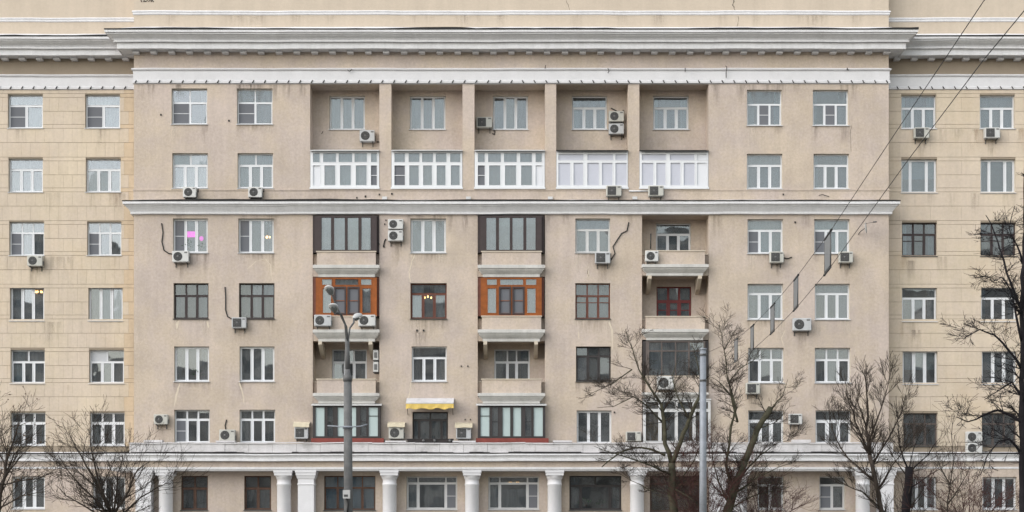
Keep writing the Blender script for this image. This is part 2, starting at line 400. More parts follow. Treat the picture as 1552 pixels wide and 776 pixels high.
# --- left wing
lx = [((12,65),(129,182)), ((13,65),(130,183)), ((14,67),(132,184)), ((15,67),(134,186)), ((16,68),(135,188)), ((16,69),(136,189)), ((18,68),(140,190))]
ry = [(143,194), (240,291), (336,387), (434,486), (530,581), (625,675), (722,771)]
rx = [((1366,1419),(1485,1538)), ((1366,1420),(1486,1539)), ((1367,1420),(1486,1540)), ((1367,1420),(1487,1541)), ((1368,1421),(1488,1541)), ((1369,1421),(1488,1541)), ((1375,1420),(1489,1541))]
def wl(r, c, *a, **k): (p, q) = lx[r][c]; win((p, ry[r][0], q, ry[r][1]), 'L', *a, **k)
def wr(r, c, *a, **k): (p, q) = rx[r][c]; win((p, ry[r][0]+1, q, ry[r][1]+1), 'R', *a, **k)
wl(0,0,1,2,screens=('b0',),cur='c'); wl(0,1,1,2,screens=('b0',),cur='c')
wl(1,0,1,3,cur='g'); wl(1,1,1,3,cur='c')
wl(2,0,3,3,cur='g',screens=('b0',),sash=.03,mull=.05); wl(2,1,3,3,cur='g',screens=('b0',),sash=.03,mull=.05)
wl(3,0,0,3,cur='wL g'); wl(3,1,0,3,cur='g')
wl(4,0,2,[1.1,1,1.1],t=.34,cur='cL g'); wl(4,1,2,[1.1,1,1.1],t=.34,cur='gS',special={'t0':'foil'})
wl(5,0,3,3,cur='gS',mull=.09); wl(5,1,3,3,cur='gL',mull=.09)
wl(6,0,0,3,cur='d',mull=.09); wl(6,1,0,3,cur='dS',mull=.09)
# --- right wing
wr(0,0,1,3,t=.36,cur='cS g'); wr(0,1,1,3,t=.36,cur='g')
wr(1,0,0,[.8,1.5,.8],cur='cH'); wr(1,1,0,[.8,1.5,.8],cur='dS')
for c in (0,1): wr(2,c,3,3,fr='brown',gl='gold',cur='cS' if c == 0 else 'dS',sash=.035,t=.33,special={'bars':('b0','b1')})
wr(3,0,1,3,cur='gS'); wr(3,1,1,3,cur='gS')
wr(4,0,0,3,cur='cH',mull=.08); wr(4,1,0,3,cur='wH',mull=.08)
for c in (0,1): wr(5,c,3,3,fr='greybrown',gl='gold',cur='dS gK' if c else 'gS d',sash=.03)
wr(6,0,0,3,cur='dS'); wr(6,1,0,3,cur='d')
for r_ in range(7):
    for k, dx in enumerate((-117, -234)):
        p, q = lx[r_][0]; win((p+dx, ry[r_][0], q+dx, ry[r_][1]), 'L', *((1, 3) if (r_+k) % 3 else (0, 3)), cur='gcd'[(r_+k) % 3]+'S')
        p, q = rx[r_][1]; win((p-dx, ry[r_][0]+1, q-dx, ry[r_][1]+1), 'R', *((1, 3) if (r_+k) % 3 else (3, 3)), cur='dgc'[(r_+k) % 3]+'S')
# --- centre, stucco columns
my = [(134,188), (232,285), (331,383), (429,483), (525,578), (621,671)]
mc = {'a': [(260,314),(261,315),(262,315),(263,316),(264,317),(264,318)], 'b': [(359,413),(360,414),(361,415),(362,416),(363,416),(363,417)],
      'm': [None,None,(622,676),(622,677),(624,677),(625,679)], 'n': [None,None,(872,925),(872,925),(873,926),(874,927)],
      'y': [(1132,1185),(1132,1186),(1133,1187),(1133,1187),(1134,1188),(1134,1188)], 'z': [(1232,1286),(1233,1287),(1234,1288),(1235,1288),(1235,1289),(1236,1290)]}
def wm(c, r, *a, dy=0, **k): p, q = mc[c][r]; win((p, my[r][0]+dy, q, my[r][1]+dy), 'M', *a, **k)
wm('a',0,2,2,t=.37,cur='dS',sash=.03,screens=('b0',)); wm('b',0,2,2,t=.37,cur='dT',sash=.03,screens=('b0',))
wm('a',1,2,3,t=.32,cur='c'); wm('b',1,2,3,t=.32,cur='c')
wm('a',2,0,3,cur='gS',screens=('b0',)); wm('b',2,0,[1,1.15,1],cur='gS',screens=('b0',))
wm('a',3,3,3,t=.33,fr='brown',gl='gold',cur='dS',sash=.035); wm('b',3,3,3,t=.33,fr='brown',gl='gold',cur='gK d',sash=.035)
wm('a',4,0,3,cur='dS',mull=.07); wm('b',4,0,3,cur='d',mull=.07)
wm('a',5,3,3,t=.27,cur='dS',screens=('b0',),mull=.07); wm('b',5,3,3,t=.27,cur='dS',mull=.07)
wm('m',2,0,3,cur='gL g',mull=.08); wm('m',3,1,3,t=.27,fr='rust',cur='wL wT',screens=(),special={'b1':'glass'}); wm('m',4,1,3,cur='dS gS')
wm('m',5,2,[.5,1,1,.5],t=.22,fr='dark',cur='gS d',dy=3,sash=.035,sill=False)
wm('n',2,1,3,fr='pvcold',cur='g'); wm('n',3,3,3,t=.33,fr='rust',gl='gold',cur='cK d',sash=.03,special={'bars':('b0','b1','b2')})
wm('n',4,3,3,t=.25,fr='dark',gl='gold',cur='gL d',sash=.035); wm('n',5,0,3,cur='d',dy=1)
wm('y',0,1,3,dy=2,t=.38,cur='cS',screens=('b1',),sash=.03); wm('z',0,1,3,dy=2,t=.38,cur='gS',screens=('b1',),sash=.03)
wm('y',1,1,3,dy=1,cur='g'); wm('z',1,1,3,dy=1,cur='gS')
wm('y',2,1,3,dy=1,cur='c',screens=('b0',)); wm('z',2,1,3,dy=1,cur='c',screens=('b0',))
wm('y',3,1,3,dy=1,t=.25,cur='wS g'); wm('z',3,1,3,dy=1,t=.25,cur='d')
wm('y',4,3,[1,1.1,1],dy=2,t=.32,cur='dS'); wm('z',4,3,[1,1.1,1],dy=2,t=.32,cur='d')
wm('y',5,1,3,dy=1,t=.3,cur='d',mull=.11); wm('z',5,1,3,dy=1,t=.3,cur='d',mull=.11)
# --- ground floor, centre
win((274,721,315,773),'M',2,2,t=.35,fr='oldwood',gl='gold',cur='dK'); win((370,721,411,773),'M',2,2,t=.35,fr='oldwood',gl='gold',cur='dK')
win((491,721,569,773),'M',4,4,t=.33,fr='oldwood',gl='gold',cur='b',sash=.03)
win((616,722,693,772),'M',[.6,1.6,.6],[.6,1.6,.6],t=.18,fr='pvcold',cur='gS d',screens=('b2',)); win((740,722,817,772),'M',[.6,1.6,.6],[.6,1.6,.6],t=.18,fr='pvcold',cur='gK gS',screens=('b2',))
win((863,721,942,773),'M',2,[.7,2,.7],t=.27,fr='dark',gl='gold',cur='dS')
win((985,721,1064,776),'M',2,[1,1],t=.2,fr='oldwood',gl='gold',cur='o')
win((1148,722,1188,772),'M',1,2,t=.24,fr='pvcold',cur='o'); win((1242,722,1281,772),'M',1,2,t=.24,fr='pvcold',cur='dK',screens=('b0',))
# --- in the recesses (back wall)
for i, (a, b) in enumerate(((499,553), (621,675), (747,800), (867,920), (990,1044))):
    if i < 3: win((a,145,b,196),'B',0,3,cur='g',sash=.03,mull=.08)
    else: win((a,145,b,196),'B',1,3,t=.33,cur='cS g',mull=.07)
for a, b in ((503,556), (749,803)):
    win((a,529,b,595),'B',[1.2,.9,1.2],[1.2,.9,1.2],t=.28,cur='dS',sill=False,special={'t0':'glass'})
win((994,338,1047,400),'B',1,3,t=.25,cur='wL g',sill=False); win((995,434,1048,500),'B',3,3,t=.32,fr='redwood',gl='gold',cur='g',sash=.05,mull=.09,sill=False,special={'bars':('b0','b1','b2')})

for w_ in WINDOWS:
    x0, y0, x1, y1 = w_['rect']; p = w_['plane']; Y = {'M': YM, 'L': YW, 'R': YW, 'B': YB}[p]
    h = (X(x0, Y), X(x1, Y), Z(y1, Y), Z(y0, Y))
    (main_holes if p == 'M' else back_holes if p == 'B' else wing_holes[p]).append(h)

def wall_grid(mb, Y, x0, x1, z0, z1, holes, m=0, reveal=.2, rm=1, openings=()):
    allh = list(holes)+list(openings)
    xs = sorted({x0, x1, *[v for h in allh for v in h[:2] if x0 < v < x1]}); zs = sorted({z0, z1, *[v for h in allh for v in h[2:] if z0 < v < z1]})
    for j in range(len(zs)-1):
        zc = (zs[j]+zs[j+1])/2; i = 0
        while i < len(xs)-1:
            def solid(q):
                xc = (xs[q]+xs[q+1])/2; return not any(h[0] < xc < h[1] and h[2] < zc < h[3] for h in allh)
            if not solid(i): i += 1; continue
            k = i
            pass
            mb.quad((xs[i], Y, zs[j]), (xs[k+1], Y, zs[j]), (xs[k+1], Y, zs[j+1]), (xs[i], Y, zs[j+1]), m); i = k+1
    for a, b, c, d in holes:
        y2 = Y+reveal+.08
        mb.quad((a, Y, c), (a, Y, d), (a, y2, d), (a, y2, c), rm); mb.quad((b, Y, d), (b, Y, c), (b, y2, c), (b, y2, d), rm)
        mb.quad((a, Y, d), (b, Y, d), (b, y2, d), (a, y2, d), rm); mb.quad((b, Y, c), (a, Y, c), (a, y2, c), (b, y2, c), rm)

LOG = [(470,575), (593,701), (719,826), (843,952), (969,1074)]       # upper loggias
REC = [(474,575), (724,826), (973,1074)]                             # recessed balcony columns
opn = [(X(a), X(b), Z(287), Z(127)) for a, b in LOG]+[(X(a), X(b), Z(676), Z(326)) for a, b in REC]
zc_top = Z(42.5, YM-1.2)
mb = MB(); wall_grid(mb, YM, XL, XR, 0, zc_top-.6, main_holes, openings=opn)
mb.quad((XL, YW, 0), (XL, YM, 0), (XL, YM, zc_top-.6), (XL, YW, zc_top-.6)); mb.quad((XR, YM, 0), (XR, YW, 0), (XR, YW, zc_top-.6), (XR, YM, zc_top-.6))
mainwall = obj('main_wall', mb, [M['stucco'], M['reveal']], B)
# recess boxes
mb = MB()
for (a, b, c, d) in opn:
    wall_grid(mb, YB, a, b, c, d, [h for h in back_holes if a < h[0] < b and c < (h[2]+h[3])/2 < d])
    mb.quad((a, YM, c), (a, YM, d), (a, YB, d), (a, YB, c)); mb.quad((b, YM, d), (b, YM, c), (b, YB, c), (b, YB, d))
    mb.quad((a, YM, d), (b, YM, d), (b, YB, d), (a, YB, d)); mb.quad((b, YM, c), (a, YM, c), (a, YB, c), (b, YB, c))
obj('loggia_recess', mb, [M['stucco'], M['reveal']], B)
# attic above the cornice
mb = MB(); zA = zc_top-.6
mb.box(XL, XR, YM, YM+3, zA, ZTOP); attic = obj('attic_wall', mb, M['attic'], B)
for s, (a, b) in (('L', (WXL, XL-.003)), ('R', (XR+.003, WXR))):
    mb = MB(); mb.box(a, b, YW, YW+3, zA, ZTOP); obj('attic_wall', mb, M['attic'], B)
# wings: backing wall (joint colour) with cladding tiles standing proud of it
SLIVER = .012
zwt = Z(133.5, YW)                      # tiles reach the frieze
COURSE = []                             # (top px, bottom px, narrow?)
base = 194.6
for k in range(-1, 6):
    o_ = base+96.3*k
    COURSE += [(o_, o_+21.6, 0), (o_+21.6, o_+43.6, 0), (o_+43.6, o_+49.4, 1), (o_+49.4, o_+70.5, 0), (o_+70.5, o_+90.3, 0), (o_+90.3, o_+96.3, 1)]
TILE = unit_mesh('tile', M['tile']); TILEW = unit_mesh('tile', M['tilew'])
def subtract(a, b, holes):
    sp = [(a, b)]
    for h0, h1 in holes:
        ns = []
        for p, q in sp:
            if h1 <= p or h0 >= q: ns.append((p, q)); continue
            if h0 > p: ns.append((p, h0))
            if h1 < q: ns.append((h1, q))
        sp = ns
    return sp
ntile = 0; WINGO = {}
for side in 'LR':
    a, b = (WXL, XL) if side == 'L' else (XR, WXR)
    mb = MB(); wall_grid(mb, YW, a, b, 0, zA, wing_holes[side]); wo = obj('wing_wall', mb, [M['wing'] if 0 else M['attic'], M['reveal']], B)
    wo.data.materials[0] = M['wing']
    g = .006
    for ci, (t0, t1, nar) in enumerate(COURSE):
        zt, zb = Z(t0, YW), Z(t1, YW)
        if zt > zwt: zt = zwt
        if zt-zb < .06 or t1 > 687: continue
        hs_ = [(h[0], h[1]) for h in wing_holes[side] if h[2] < (zt+zb)/2 < h[3]]
        xb = X(-12, YW) if side == 'L' else X(1564, YW)
        inn, outr = ((xb, b), (a, xb)) if side == 'L' else ((a, xb), (xb, b))
        for p, q in subtract(*inn, hs_):
            wd = (14.15 if side == 'L' and not nar else 62 if nar else 47)*YW/F
            off = (ci % 2)*.5*wd
            e = [p]+[v for v in [a+off+i*wd for i in range(-1, 120)] if p+.12 < v < q-.12]+[q]
            gg = g if side == 'L' and not nar else .006
            for i in range(len(e)-1):
                l_, r_ = e[i]+(gg*.5 if i else .002), e[i+1]-(gg*.5 if i < len(e)-2 else .002)
                dpt = .02+rng.uniform(-.002, .003)
                unit('tile', TILEW if side == 'L' and e[i+1] > XL-.5 else TILE, wo, ((l_+r_)/2, YW-dpt/2+.001, (zt+zb)/2), (r_-l_, dpt, zt-zb-.018)); ntile += 1
        for p, q in subtract(*outr, hs_):      # beyond the frame: whole courses
            unit('tile_course', TILE, wo, ((p+q)/2, YW-.0095, (zt+zb)/2), (q-p-.004, .021, zt-zb-.018))
    WINGO[side] = wo
    mb = MB()
    # rendered base storey
    wall_grid(mb, YW-.012, a+.002, b-.002, 0, Z(697, YW), [h for h in wing_holes[side] if h[3] < Z(700, YW)], reveal=-.0685, rm=0); obj('base_render', mb, [M['stucco'], M['reveal']], wo)

# interior: floors, back partition and roof, so that rooms are dim rooms
mb = MB()
mb.quad((WXL, 91, 0), (WXR, 91, 0), (WXR, 91, ZTOP), (WXL, 91, ZTOP))
for py in (104, 205, 303, 402, 500, 598, 690, 893):
    mb.box(WXL, WXR, YB+.3, 91, Z(py)-.12, Z(py)+.12)
for px in (-150, 95, 201, 338, 455, 585, 700, 850, 960, 1095, 1205, 1330, 1450, 1700):
    mb.box(X(px)-.06, X(px)+.06, YB+.3, 91, 0, ZTOP-1)
mb.box(WXL, WXR, YW+.5, 91.2, ZTOP-.3, ZTOP-.2)
for xx in (WXL, WXR): mb.quad((xx, YW, 0), (xx, 91, 0), (xx, 91, ZTOP), (xx, YW, ZTOP))
obj('interior', mb, M['inside'], B)

# ---- cornices
def zz(py, p, Y=YM): return Z(py, Y-p)
def cornice_profile():
    return [(0, zz(38, .3)), (1.15, zz(43.6, 1.2)), (1.2, zz(44.5, 1.2)), (1.2, zz(48.2, 1.2)), (1.12, zz(48.8, 1.15)), (1.12, zz(50.8, 1.15)), (1.06, zz(51.4, 1.1)),
            (1.0, zz(54, 1.0)), (.86, zz(57.5, .9)), (.80, zz(60.5, .8)), (.80, zz(61.2, .8)), (.84, zz(61.6, .8)), (.84, zz(63.6, .8)), (.70, zz(64.4, .7)), (.70, zz(73.6, .7)), (.66, zz(73.9, .66)),
            (.64, zz(73.3, .64)), (0, zz(73.3, .64))]
CP = cornice_profile(); zso = CP[-1][1]
def cornice(path, mods):
    mb = MB(); mb.sweep(path, CP, wave=.008); c = obj('cornice', mb, M['trim'], B)
    MOD = unit_mesh('modillion', M['trim'])
    for (x, y) in mods: unit('modillion', MOD, c, (x, y-.17, zso-.068), (.31, .34, .14))
    return c
mp = [(XL, YW), (XL, YM), (XR, YM), (XR, YW)]
nm = 43
mcor = cornice(mp, [(XL+.15+(XR-XL-.3)*i/(nm-1), YM) for i in range(nm)])
lcor = cornice([(WXL, YW), (XL+.0, YW)], [(XL-.62-.88*i, YW) for i in range(22)])
rcor = cornice([(XR, YW), (WXR, YW)], [(XR+.62+.88*i, YW) for i in range(22)])
# dark flashing lip along the cornice edge, slightly buckled
def flashing(parent, x0, x1, Y, p, z, ends):
    mb = MB(); r = random.Random(int(x0*10)); n = int((x1-x0)/.5); prev = None; dz = .03
    for i in range(n+1):
        x = x0+(x1-x0)*i/n; dz = max(.04, min(.11, dz+r.uniform(-.02, .02)))
        if r.random() < .03: dz = .045
        cur_ = (x, z-.012, z+dz)
        if prev:
            a, b = prev, cur_; y0, y1 = Y-p-.03, Y-p+.5
            mb.quad((a[0], y0, a[1]), (b[0], y0, b[1]), (b[0], y0, b[2]), (a[0], y0, a[2])); mb.quad((a[0], y0, a[2]), (b[0], y0, b[2]), (b[0], y1, b[2]+.06), (a[0], y1, a[2]+.06))
            mb.quad((a[0], y0, a[1]), (a[0], y1, a[1]+.06), (b[0], y1, b[1]+.06), (b[0], y0, b[1]))
        prev = cur_
    return obj('flashing', mb, M['flash'], parent)
flashing(mcor, XL-1.22, XR+1.22, YM, 1.2, zz(44.3, 1.2), 1)
flashing(lcor, WXL, XL-.9, YW, 1.2, zz(44.3, 1.2), 0); flashing(rcor, XR+.9, WXR, YW, 1.2, zz(44.3, 1.2), 0)
# attic string band
ab = [(0, zz(16, 0)), (.07, zz(16.6, 0)), (.09, zz(18.4, 0)), (.05, zz(19.4, 0)), (.05, zz(22, 0)), (0, zz(23, 0))]
for path in (mp, [(WXL, YW), (XL, YW)], [(XR, YW), (WXR, YW)]):
    mb = MB(); mb.sweep(path, ab, wave=.008); obj('attic_band', mb, M['trim'], B)
# frieze band with the run of clips under it
fb = [(0, zz(103, 0)), (.10, zz(103.4, .1)), (.13, zz(104.6, .1)), (.10, zz(106.2, .1)), (.04, zz(107, .04)), (.03, zz(121.5, .03)), (.07, zz(122.2, .05)), (.07, zz(126, .05)), (0, zz(127.4, .03))]
for path in (mp, [(WXL, YW), (XL, YW)], [(XR, YW), (WXR, YW)]):
    mb = MB(); mb.sweep(path, fb, wave=.006); fo = obj('frieze_band', mb, M['whitewash'], B)
    (x0, y0), (x1, y1) = (path[1], path[2]) if len(path) == 4 else path
    gb = MB(); r = random.Random(3); zg = (fb[6][1]+fb[7][1])/2; pts = []
    n = int((x1-x0)/.59)
    for i in range(n+1):
        x = x0+.1+(x1-x0-.2)*i/n; lean = .05 if x > 0 else -.05
        gb.tube([(x-lean, y0-.095, zg+.07), (x+lean*.6, y0-.10, zg-.06)], .024, 4)
        pts.append((x, y0-.10, zg-.075+r.uniform(-.012, .012)))
    gb.tube(pts, .006, 4); obj('light_string', gb, M['cable'], fo)
# string course between the 3rd and 4th rows
sp_ = [(0, zz(301.5, .2)), (.44, zz(304.2, .45)), (.47, zz(305, .45)), (.47, zz(308.8, .45)), (.38, zz(309.6, .4)), (.38, zz(311, .4)), (.32, zz(313, .3)), (.21, zz(318, .2)), (.15, zz(321, .15)), (.15, zz(324, .15)), (0, zz(325.5, .05))]
mb = MB(); mb.sweep(mp, sp_, wave=.008); sc_ = obj('string_course', mb, M['trim'], B)
flashing(sc_, XL-.49, XR+.49, YM, .46, zz(304.6, .46), 1)
# thin ledge under the second row
mb = MB(); mb.sweep(mp, [(0, zz(286.5, 0)), (.05, zz(287, 0)), (.05, zz(289, 0)), (.02, zz(290, 0)), (.02, zz(302, 0)), (0, zz(303, 0))]); obj('ledge', mb, M['stucco'], B)

# ---- ground floor order: entablature, terrace parapet, columns
PE = .95
ep = [(XL, YW), (XL, YM), (XR, YM), (XR, YW)]
zt0 = zz(686.5, 1.2)
en = [(0, zt0+.02), (1.22, zz(687.8, 1.2)), (1.22, zz(690, 1.2)), (1.14, zz(690.6, 1.15)), (1.10, zz(694.5, 1.1)), (1.10, zz(696, 1.1)), (1.15, zz(696.4, 1.1)), (1.15, zz(698.6, 1.1)), (1.0, zz(699.2, 1.0))]
mb = MB(); mb.sweep(ep, en+[(0, en[-1][1])], wave=.006); ent = obj('entablature_cornice', mb, M['trim'], B)
mb = MB(); mb.sweep(ep, [(0, zz(699.3, 1)), (.93, zz(699.3, 1)), (.93, zz(708.3, .95)), (0, zz(708.3, .95))]); obj('entablature_frieze', mb, M['stucco'], B)
mb = MB(); mb.sweep(ep, [(0, zz(708.0, .95)), (1.0, zz(708.0, 1)), (1.0, zz(711, 1)), (.95, zz(711.4, .95)), (.95, zz(713.2, .95)), (.2, zz(713.2, .95)), (0, zz(713.2, .95))]); obj('architrave', mb, M['trim'], B)
# parapet of the terrace: separate blocks with visible joints
pb = MB(); n = 32; r = random.Random(5); zp0, zp1 = zt0+.03, zz(672.6, 1.0)
zone = [XL+(XR-XL)*i/n for i in range(n+1)]
pem = empty('terrace_parapet', (0, YM-1, zp0), B)
for i in range(n):
    q = MB(); j = r.uniform(-.012, .012)
    q.box(zone[i]+.006, zone[i+1]-.006, YM-1.02+j, YM-.78+j, zp0, zp1+r.uniform(-.015, .01)); obj('parapet_block', q, M['old'], pem)
q = MB(); prev = None
pts = []
flash_ = MB(); x = XL-.04
while x < XR:
    L_ = r.uniform(.8, 2.2); zc_ = zp1+.012+r.uniform(0, .02); tilt = r.uniform(-.02, .03)
    flash_.quad((x, YM-1.07, zc_+.02), (min(x+L_, XR), YM-1.07, zc_+.02+tilt), (min(x+L_, XR), YM-.72, zc_+.06+tilt), (x, YM-.72, zc_+.06)); flash_.quad((x, YM-1.07, zc_-.025), (min(x+L_, XR), YM-1.07, zc_-.025+tilt), (min(x+L_, XR), YM-1.07, zc_+.02+tilt), (x, YM-1.07, zc_+.02)); x += L_
obj('parapet_coping', flash_, M['old'], pem)
mb = MB(); mb.box(XL, XR, YM-.78, YM, zp0-.05, zp0+.25); obj('terrace_floor', mb, M['paving'], pem)
# dark line of ragged bitumen at the parapet foot
bt = MB(); r = random.Random(9); x = XL+.1
while x < XR-.5:
    L_ = r.uniform(.2, 1.4); 
    if r.random() < .72: bt.box(x, x+L_, YM-1.09, YM-1.03, zp0-.004, zp0+r.uniform(.015, .05))
    x += L_
obj('bitumen_edge', bt, M['flash'], pem)
# wing band courses at the same height
for path in ([(WXL, YW), (XL, YW)], [(XR, YW), (WXR, YW)]):
    mb = MB(); mb.sweep(path, [(0, Z(685, YW)), (.30, Z(687.5, YW-.3)), (.30, Z(690, YW-.3)), (.22, Z(691, YW-.2)), (.18, Z(695, YW-.2)), (.22, Z(696.5, YW-.2)), (.22, Z(698.6, YW-.2)), (.03, Z(699.6, YW))]); bo = obj('band_course', mb, M['trim'], B)
    mb = MB(); mb.sweep(path, [(0.0, Z(707.5, YW)), (.05, Z(708, YW)), (.05, Z(710.4, YW)), (0.0, Z(711, YW))]); obj('band_strip', mb, M['trim'], bo)
    flashing(bo, path[0][0], path[1][0]-.05, YW, .30, Z(688, YW-.3), 0)
ztopc = zz(713.2, .95)-.003
def column(px0, px1, rnd):
    yc = YM-.55; cx = X((px0+px1)/2, yc); r_ = (px1-px0)/2*yc/F; h = ztopc
    if rnd:
        mb = MB(); mb.lathe((cx, yc, 0), [(r_*1.22, .25), (r_*1.22, .38), (r_*1.1, .42), (r_*1.05, .5), (r_*1.02, .56), (r_*1.02, h*.4), (r_, h-.72), (r_*1.07, h-.70), (r_*1.07, h-.65), (r_, h-.63), (r_, h-.42), (r_*1.09, h-.40), (r_*1.19, h-.27), (r_*1.22, h-.24)], 28)
        c = obj('column', mb, M['whitewash'], B)
    else:
        mb = MB(); q = r_
        path = [(cx-q, yc+q), (cx-q, yc-q), (cx+q, yc-q), (cx+q, yc+q)]
        mb.sweep(path, [(.1, .25), (.1, .4), (.0, .5), (0, h-.72), (.03, h-.70), (.03, h-.65), (0, h-.63), (0, h-.42), (.03, h-.40), (.07, h-.27), (.08, h-.24)], closed=True)
        c = obj('pilaster', mb, M['whitewash'], B)
    mb = MB(); a = r_*1.27 if rnd else r_+.10
    mb.box(cx-a, cx+a, yc-a, yc+a, h-.239, h-.10); mb.box(cx-a-.03, cx+a+.03, yc-a-.03, yc+a+.03, h-.099, h-.003); obj('capital', mb, M['whitewash'], c)
    mb = MB(); mb.box(cx-a, cx+a, yc-a, yc+a, 0, .248); obj('plinth', mb, M['whitewash'], c)
for a, b, k in ((208,231,0), (241,262,1), (420,441,1), (453,477,0), (580,601,1), (705,726,1), (830,851,1), (955,976,1), (1076,1100,0), (1111,1132,1), (1297,1318,1), (1330,1352,0)): column(a, b, k)

# ---- upper loggia glazing (second row)
def glazing(name, x0, x1, y0, y1, Y, cols, rows, fr, frd=.09, special=None, cur=None, parent=B, curm=None, cury=.3, sash=0.03, rowsof=None, border=None):
    """cols: list of (px0,px1) panes; rows: list of (py0,py1); pane special keyed (row,col)"""
    special = special or {}
    X0, X1, Z0, Z1 = X(x0, Y), X(x1, Y), Z(y1, Y), Z(y0, Y); mb = MB(); holes = []
    for ri, (r0, r1) in enumerate(rows):
        for ci, (c0, c1) in enumerate((rowsof or {}).get(ri, cols)):
            holes.append((X(c0, Y), X(c1, Y), Z(r1, Y), Z(r0, Y), ri, ci))
    H = [h[:4] for h in holes]
    wall_grid(mb, Y, X0, X1, Z0, Z1, H, reveal=frd-.08, rm=0)
    mb.quad((X0, Y, Z1), (X1, Y, Z1), (X1, Y+frd, Z1), (X0, Y+frd, Z1)); mb.quad((X1, Y, Z0), (X0, Y, Z0), (X0, Y+frd, Z0), (X1, Y+frd, Z0))
    mb.quad((X0, Y, Z0), (X0, Y, Z1), (X0, Y+frd, Z1), (X0, Y+frd, Z0)); mb.quad((X1, Y, Z1), (X1, Y, Z0), (X1, Y+frd, Z0), (X1, Y+frd, Z1))
    g = obj(name, mb, M[fr], parent)
    sm = MB()
    for (a, b, c, d, ri, ci) in holes:
        k = special.get((ri, ci), 'glass')
        if sash:
            s = sash; ya, yb = Y-.012, Y+.03; e = -.02
            sm.box(a+e, b-e, ya, yb, c+e, c+s*.5); sm.box(a+e, b-e, ya, yb, d-s*.5, d-e); sm.box(a+e, a+s*.5, ya, yb, c+s*.5, d-s*.5); sm.box(b-s*.5, b-e, ya, yb, c+s*.5, d-s*.5)
        kk = k.split('|')
        rot = (R(rng.uniform(-.4, .4)), 0, R(rng.uniform(-.4, .4))) if kk[0] in ('glass', 'gold') else None
        unit('pane', PANE[kk[0]], g, ((a+b)/2, Y+.05, (c+d)/2), (b-a+.004, .012, d-c+.004), rot)
        if 'bar' in kk:
            q = MB(); zc_ = (c+d)/2 if 'up' not in kk else d-(d-c)*.3
            q.box(a, b, Y+.01, Y+.04, zc_-.014, zc_+.014); obj('glazing_bar', q, M[fr], g)
    if sm.v: obj('sash', sm, M[fr], g)
    if cur:
        for c in cur.split():
            m = {'w': 'cw', 'c': 'cc', 'g': 'cg', 'd': 'cd', 'b': 'cb', 'o': 'co'}[c[0]]
            gap = (.3, .7) if 'S' in c else (.25, .8) if 'G' in c else None
            curtain(g, X0+.05, X1-.05, Z0+.02, Z1-.02, Y+cury, M[m], gap=gap); cury += .15
    return g
def roof_sheet(parent, x0, x1, y, Y, m, rib=True, proj=.22):
    mb = MB(); n = int((x1-x0)/3.0); zt = Z(y-3.2, Y-.1); zb = Z(y+.6, Y-.1)
    pts = [(X(x0+(x1-x0)*i/(n*2), Y-.1), (.022 if i % 2 else -.0) if rib else 0) for i in range(n*2+1)]
    for i in range(len(pts)-1):
        (a, p), (b, q) = pts[i], pts[i+1]
        mb.quad((a, Y-proj, zb+p), (b, Y-proj, zb+q), (b, YB, zt+.25+q), (a, YB, zt+.25+p)); mb.quad((a, YB, zt+.21+p), (b, YB, zt+.21+q), (b, Y-proj, zb-.035+q), (a, Y-proj, zb-.035+p))
        mb.quad((a, Y-proj, zb-.035+p), (b, Y-proj, zb-.035+q), (b, Y-proj, zb+q), (a, Y-proj, zb+p))
    obj('roof_sheet', mb, m, parent)
YG = YM-.02
LG = [
  dict(c=[(474,485),(489.5,509.5),(513,534),(537,556.5),(562,571.5)], c1=[(474,485),(491.5,508.5),(515,532),(539,556),(562,571.5)], sp={(1,0):'panelw',(1,4):'screen|bar'}, cur='wS c'),
  dict(c=[(597.5,614),(619,636),(639.5,656.5),(660,677),(682,698)], c1=[(597.5,614),(620,635),(641,655),(661.5,675.5),(683,697)], sp={(1,0):'screen|bar'}, cur='w'),
  dict(c=[(724,735),(739.5,759.5),(763.5,783.5),(788,806.5),(811.5,821.5)], c1=[(724,735),(741,758.5),(765,782.5),(789.5,806.5),(811.5,821.5)], sp={(1,0):'screen|bar',(1,4):'panelw'}, cur='g c'),
  dict(c=[(846,884.5),(890,929.5),(932.5,950)], c1=[(846,864.5),(869,884),(890,908),(912,928.5),(932.5,950)], sp={**{(0, k): 'filmw' for k in range(3)}, **{(1, k): 'filmw' for k in range(5)}}, cur='c'),
  dict(c=[(972.5,1009.5),(1015,1052.5),(1056,1071.5)], c1=[(972.5,990.5),(994.5,1009),(1016,1031.5),(1036,1053),(1056,1071.5)], sp={**{(0, k): 'filmw' for k in range(3)}, **{(1, k): 'filmw' for k in range(4)}, (1,4):'panelw',(0,2):'panelw'}, cur='c'),
]
for i, ((a, b), q) in enumerate(zip(LOG, LG)):
    tr = (232, 246) if i < 3 else (233.5, 243)
    g = glazing('glazed_loggia', a+.4, b-.4, 228.5, 286.5, YG, q['c'], [tr, (250.5 if i < 3 else 246.5, 281)], 'pvc', special=q['sp'], cur=q['cur'], rowsof={1: q['c1']}, sash=.02)
    roof_sheet(g, a, b, 228, YG, M['sheet'] if i < 3 else M['flash'], rib=i < 3)
    mb = MB(); mb.box(X(a-.5), X(b+.5), YG-.08, YG, Z(286.9), Z(284.2)); obj('sill', mb, M['pvc'], g)
    mb = MB(); mb.box(X(a), X(b), YG+.05, YB, Z(287)-.02, Z(286.4)); obj('floor_slab', mb, M['stucco'], g)

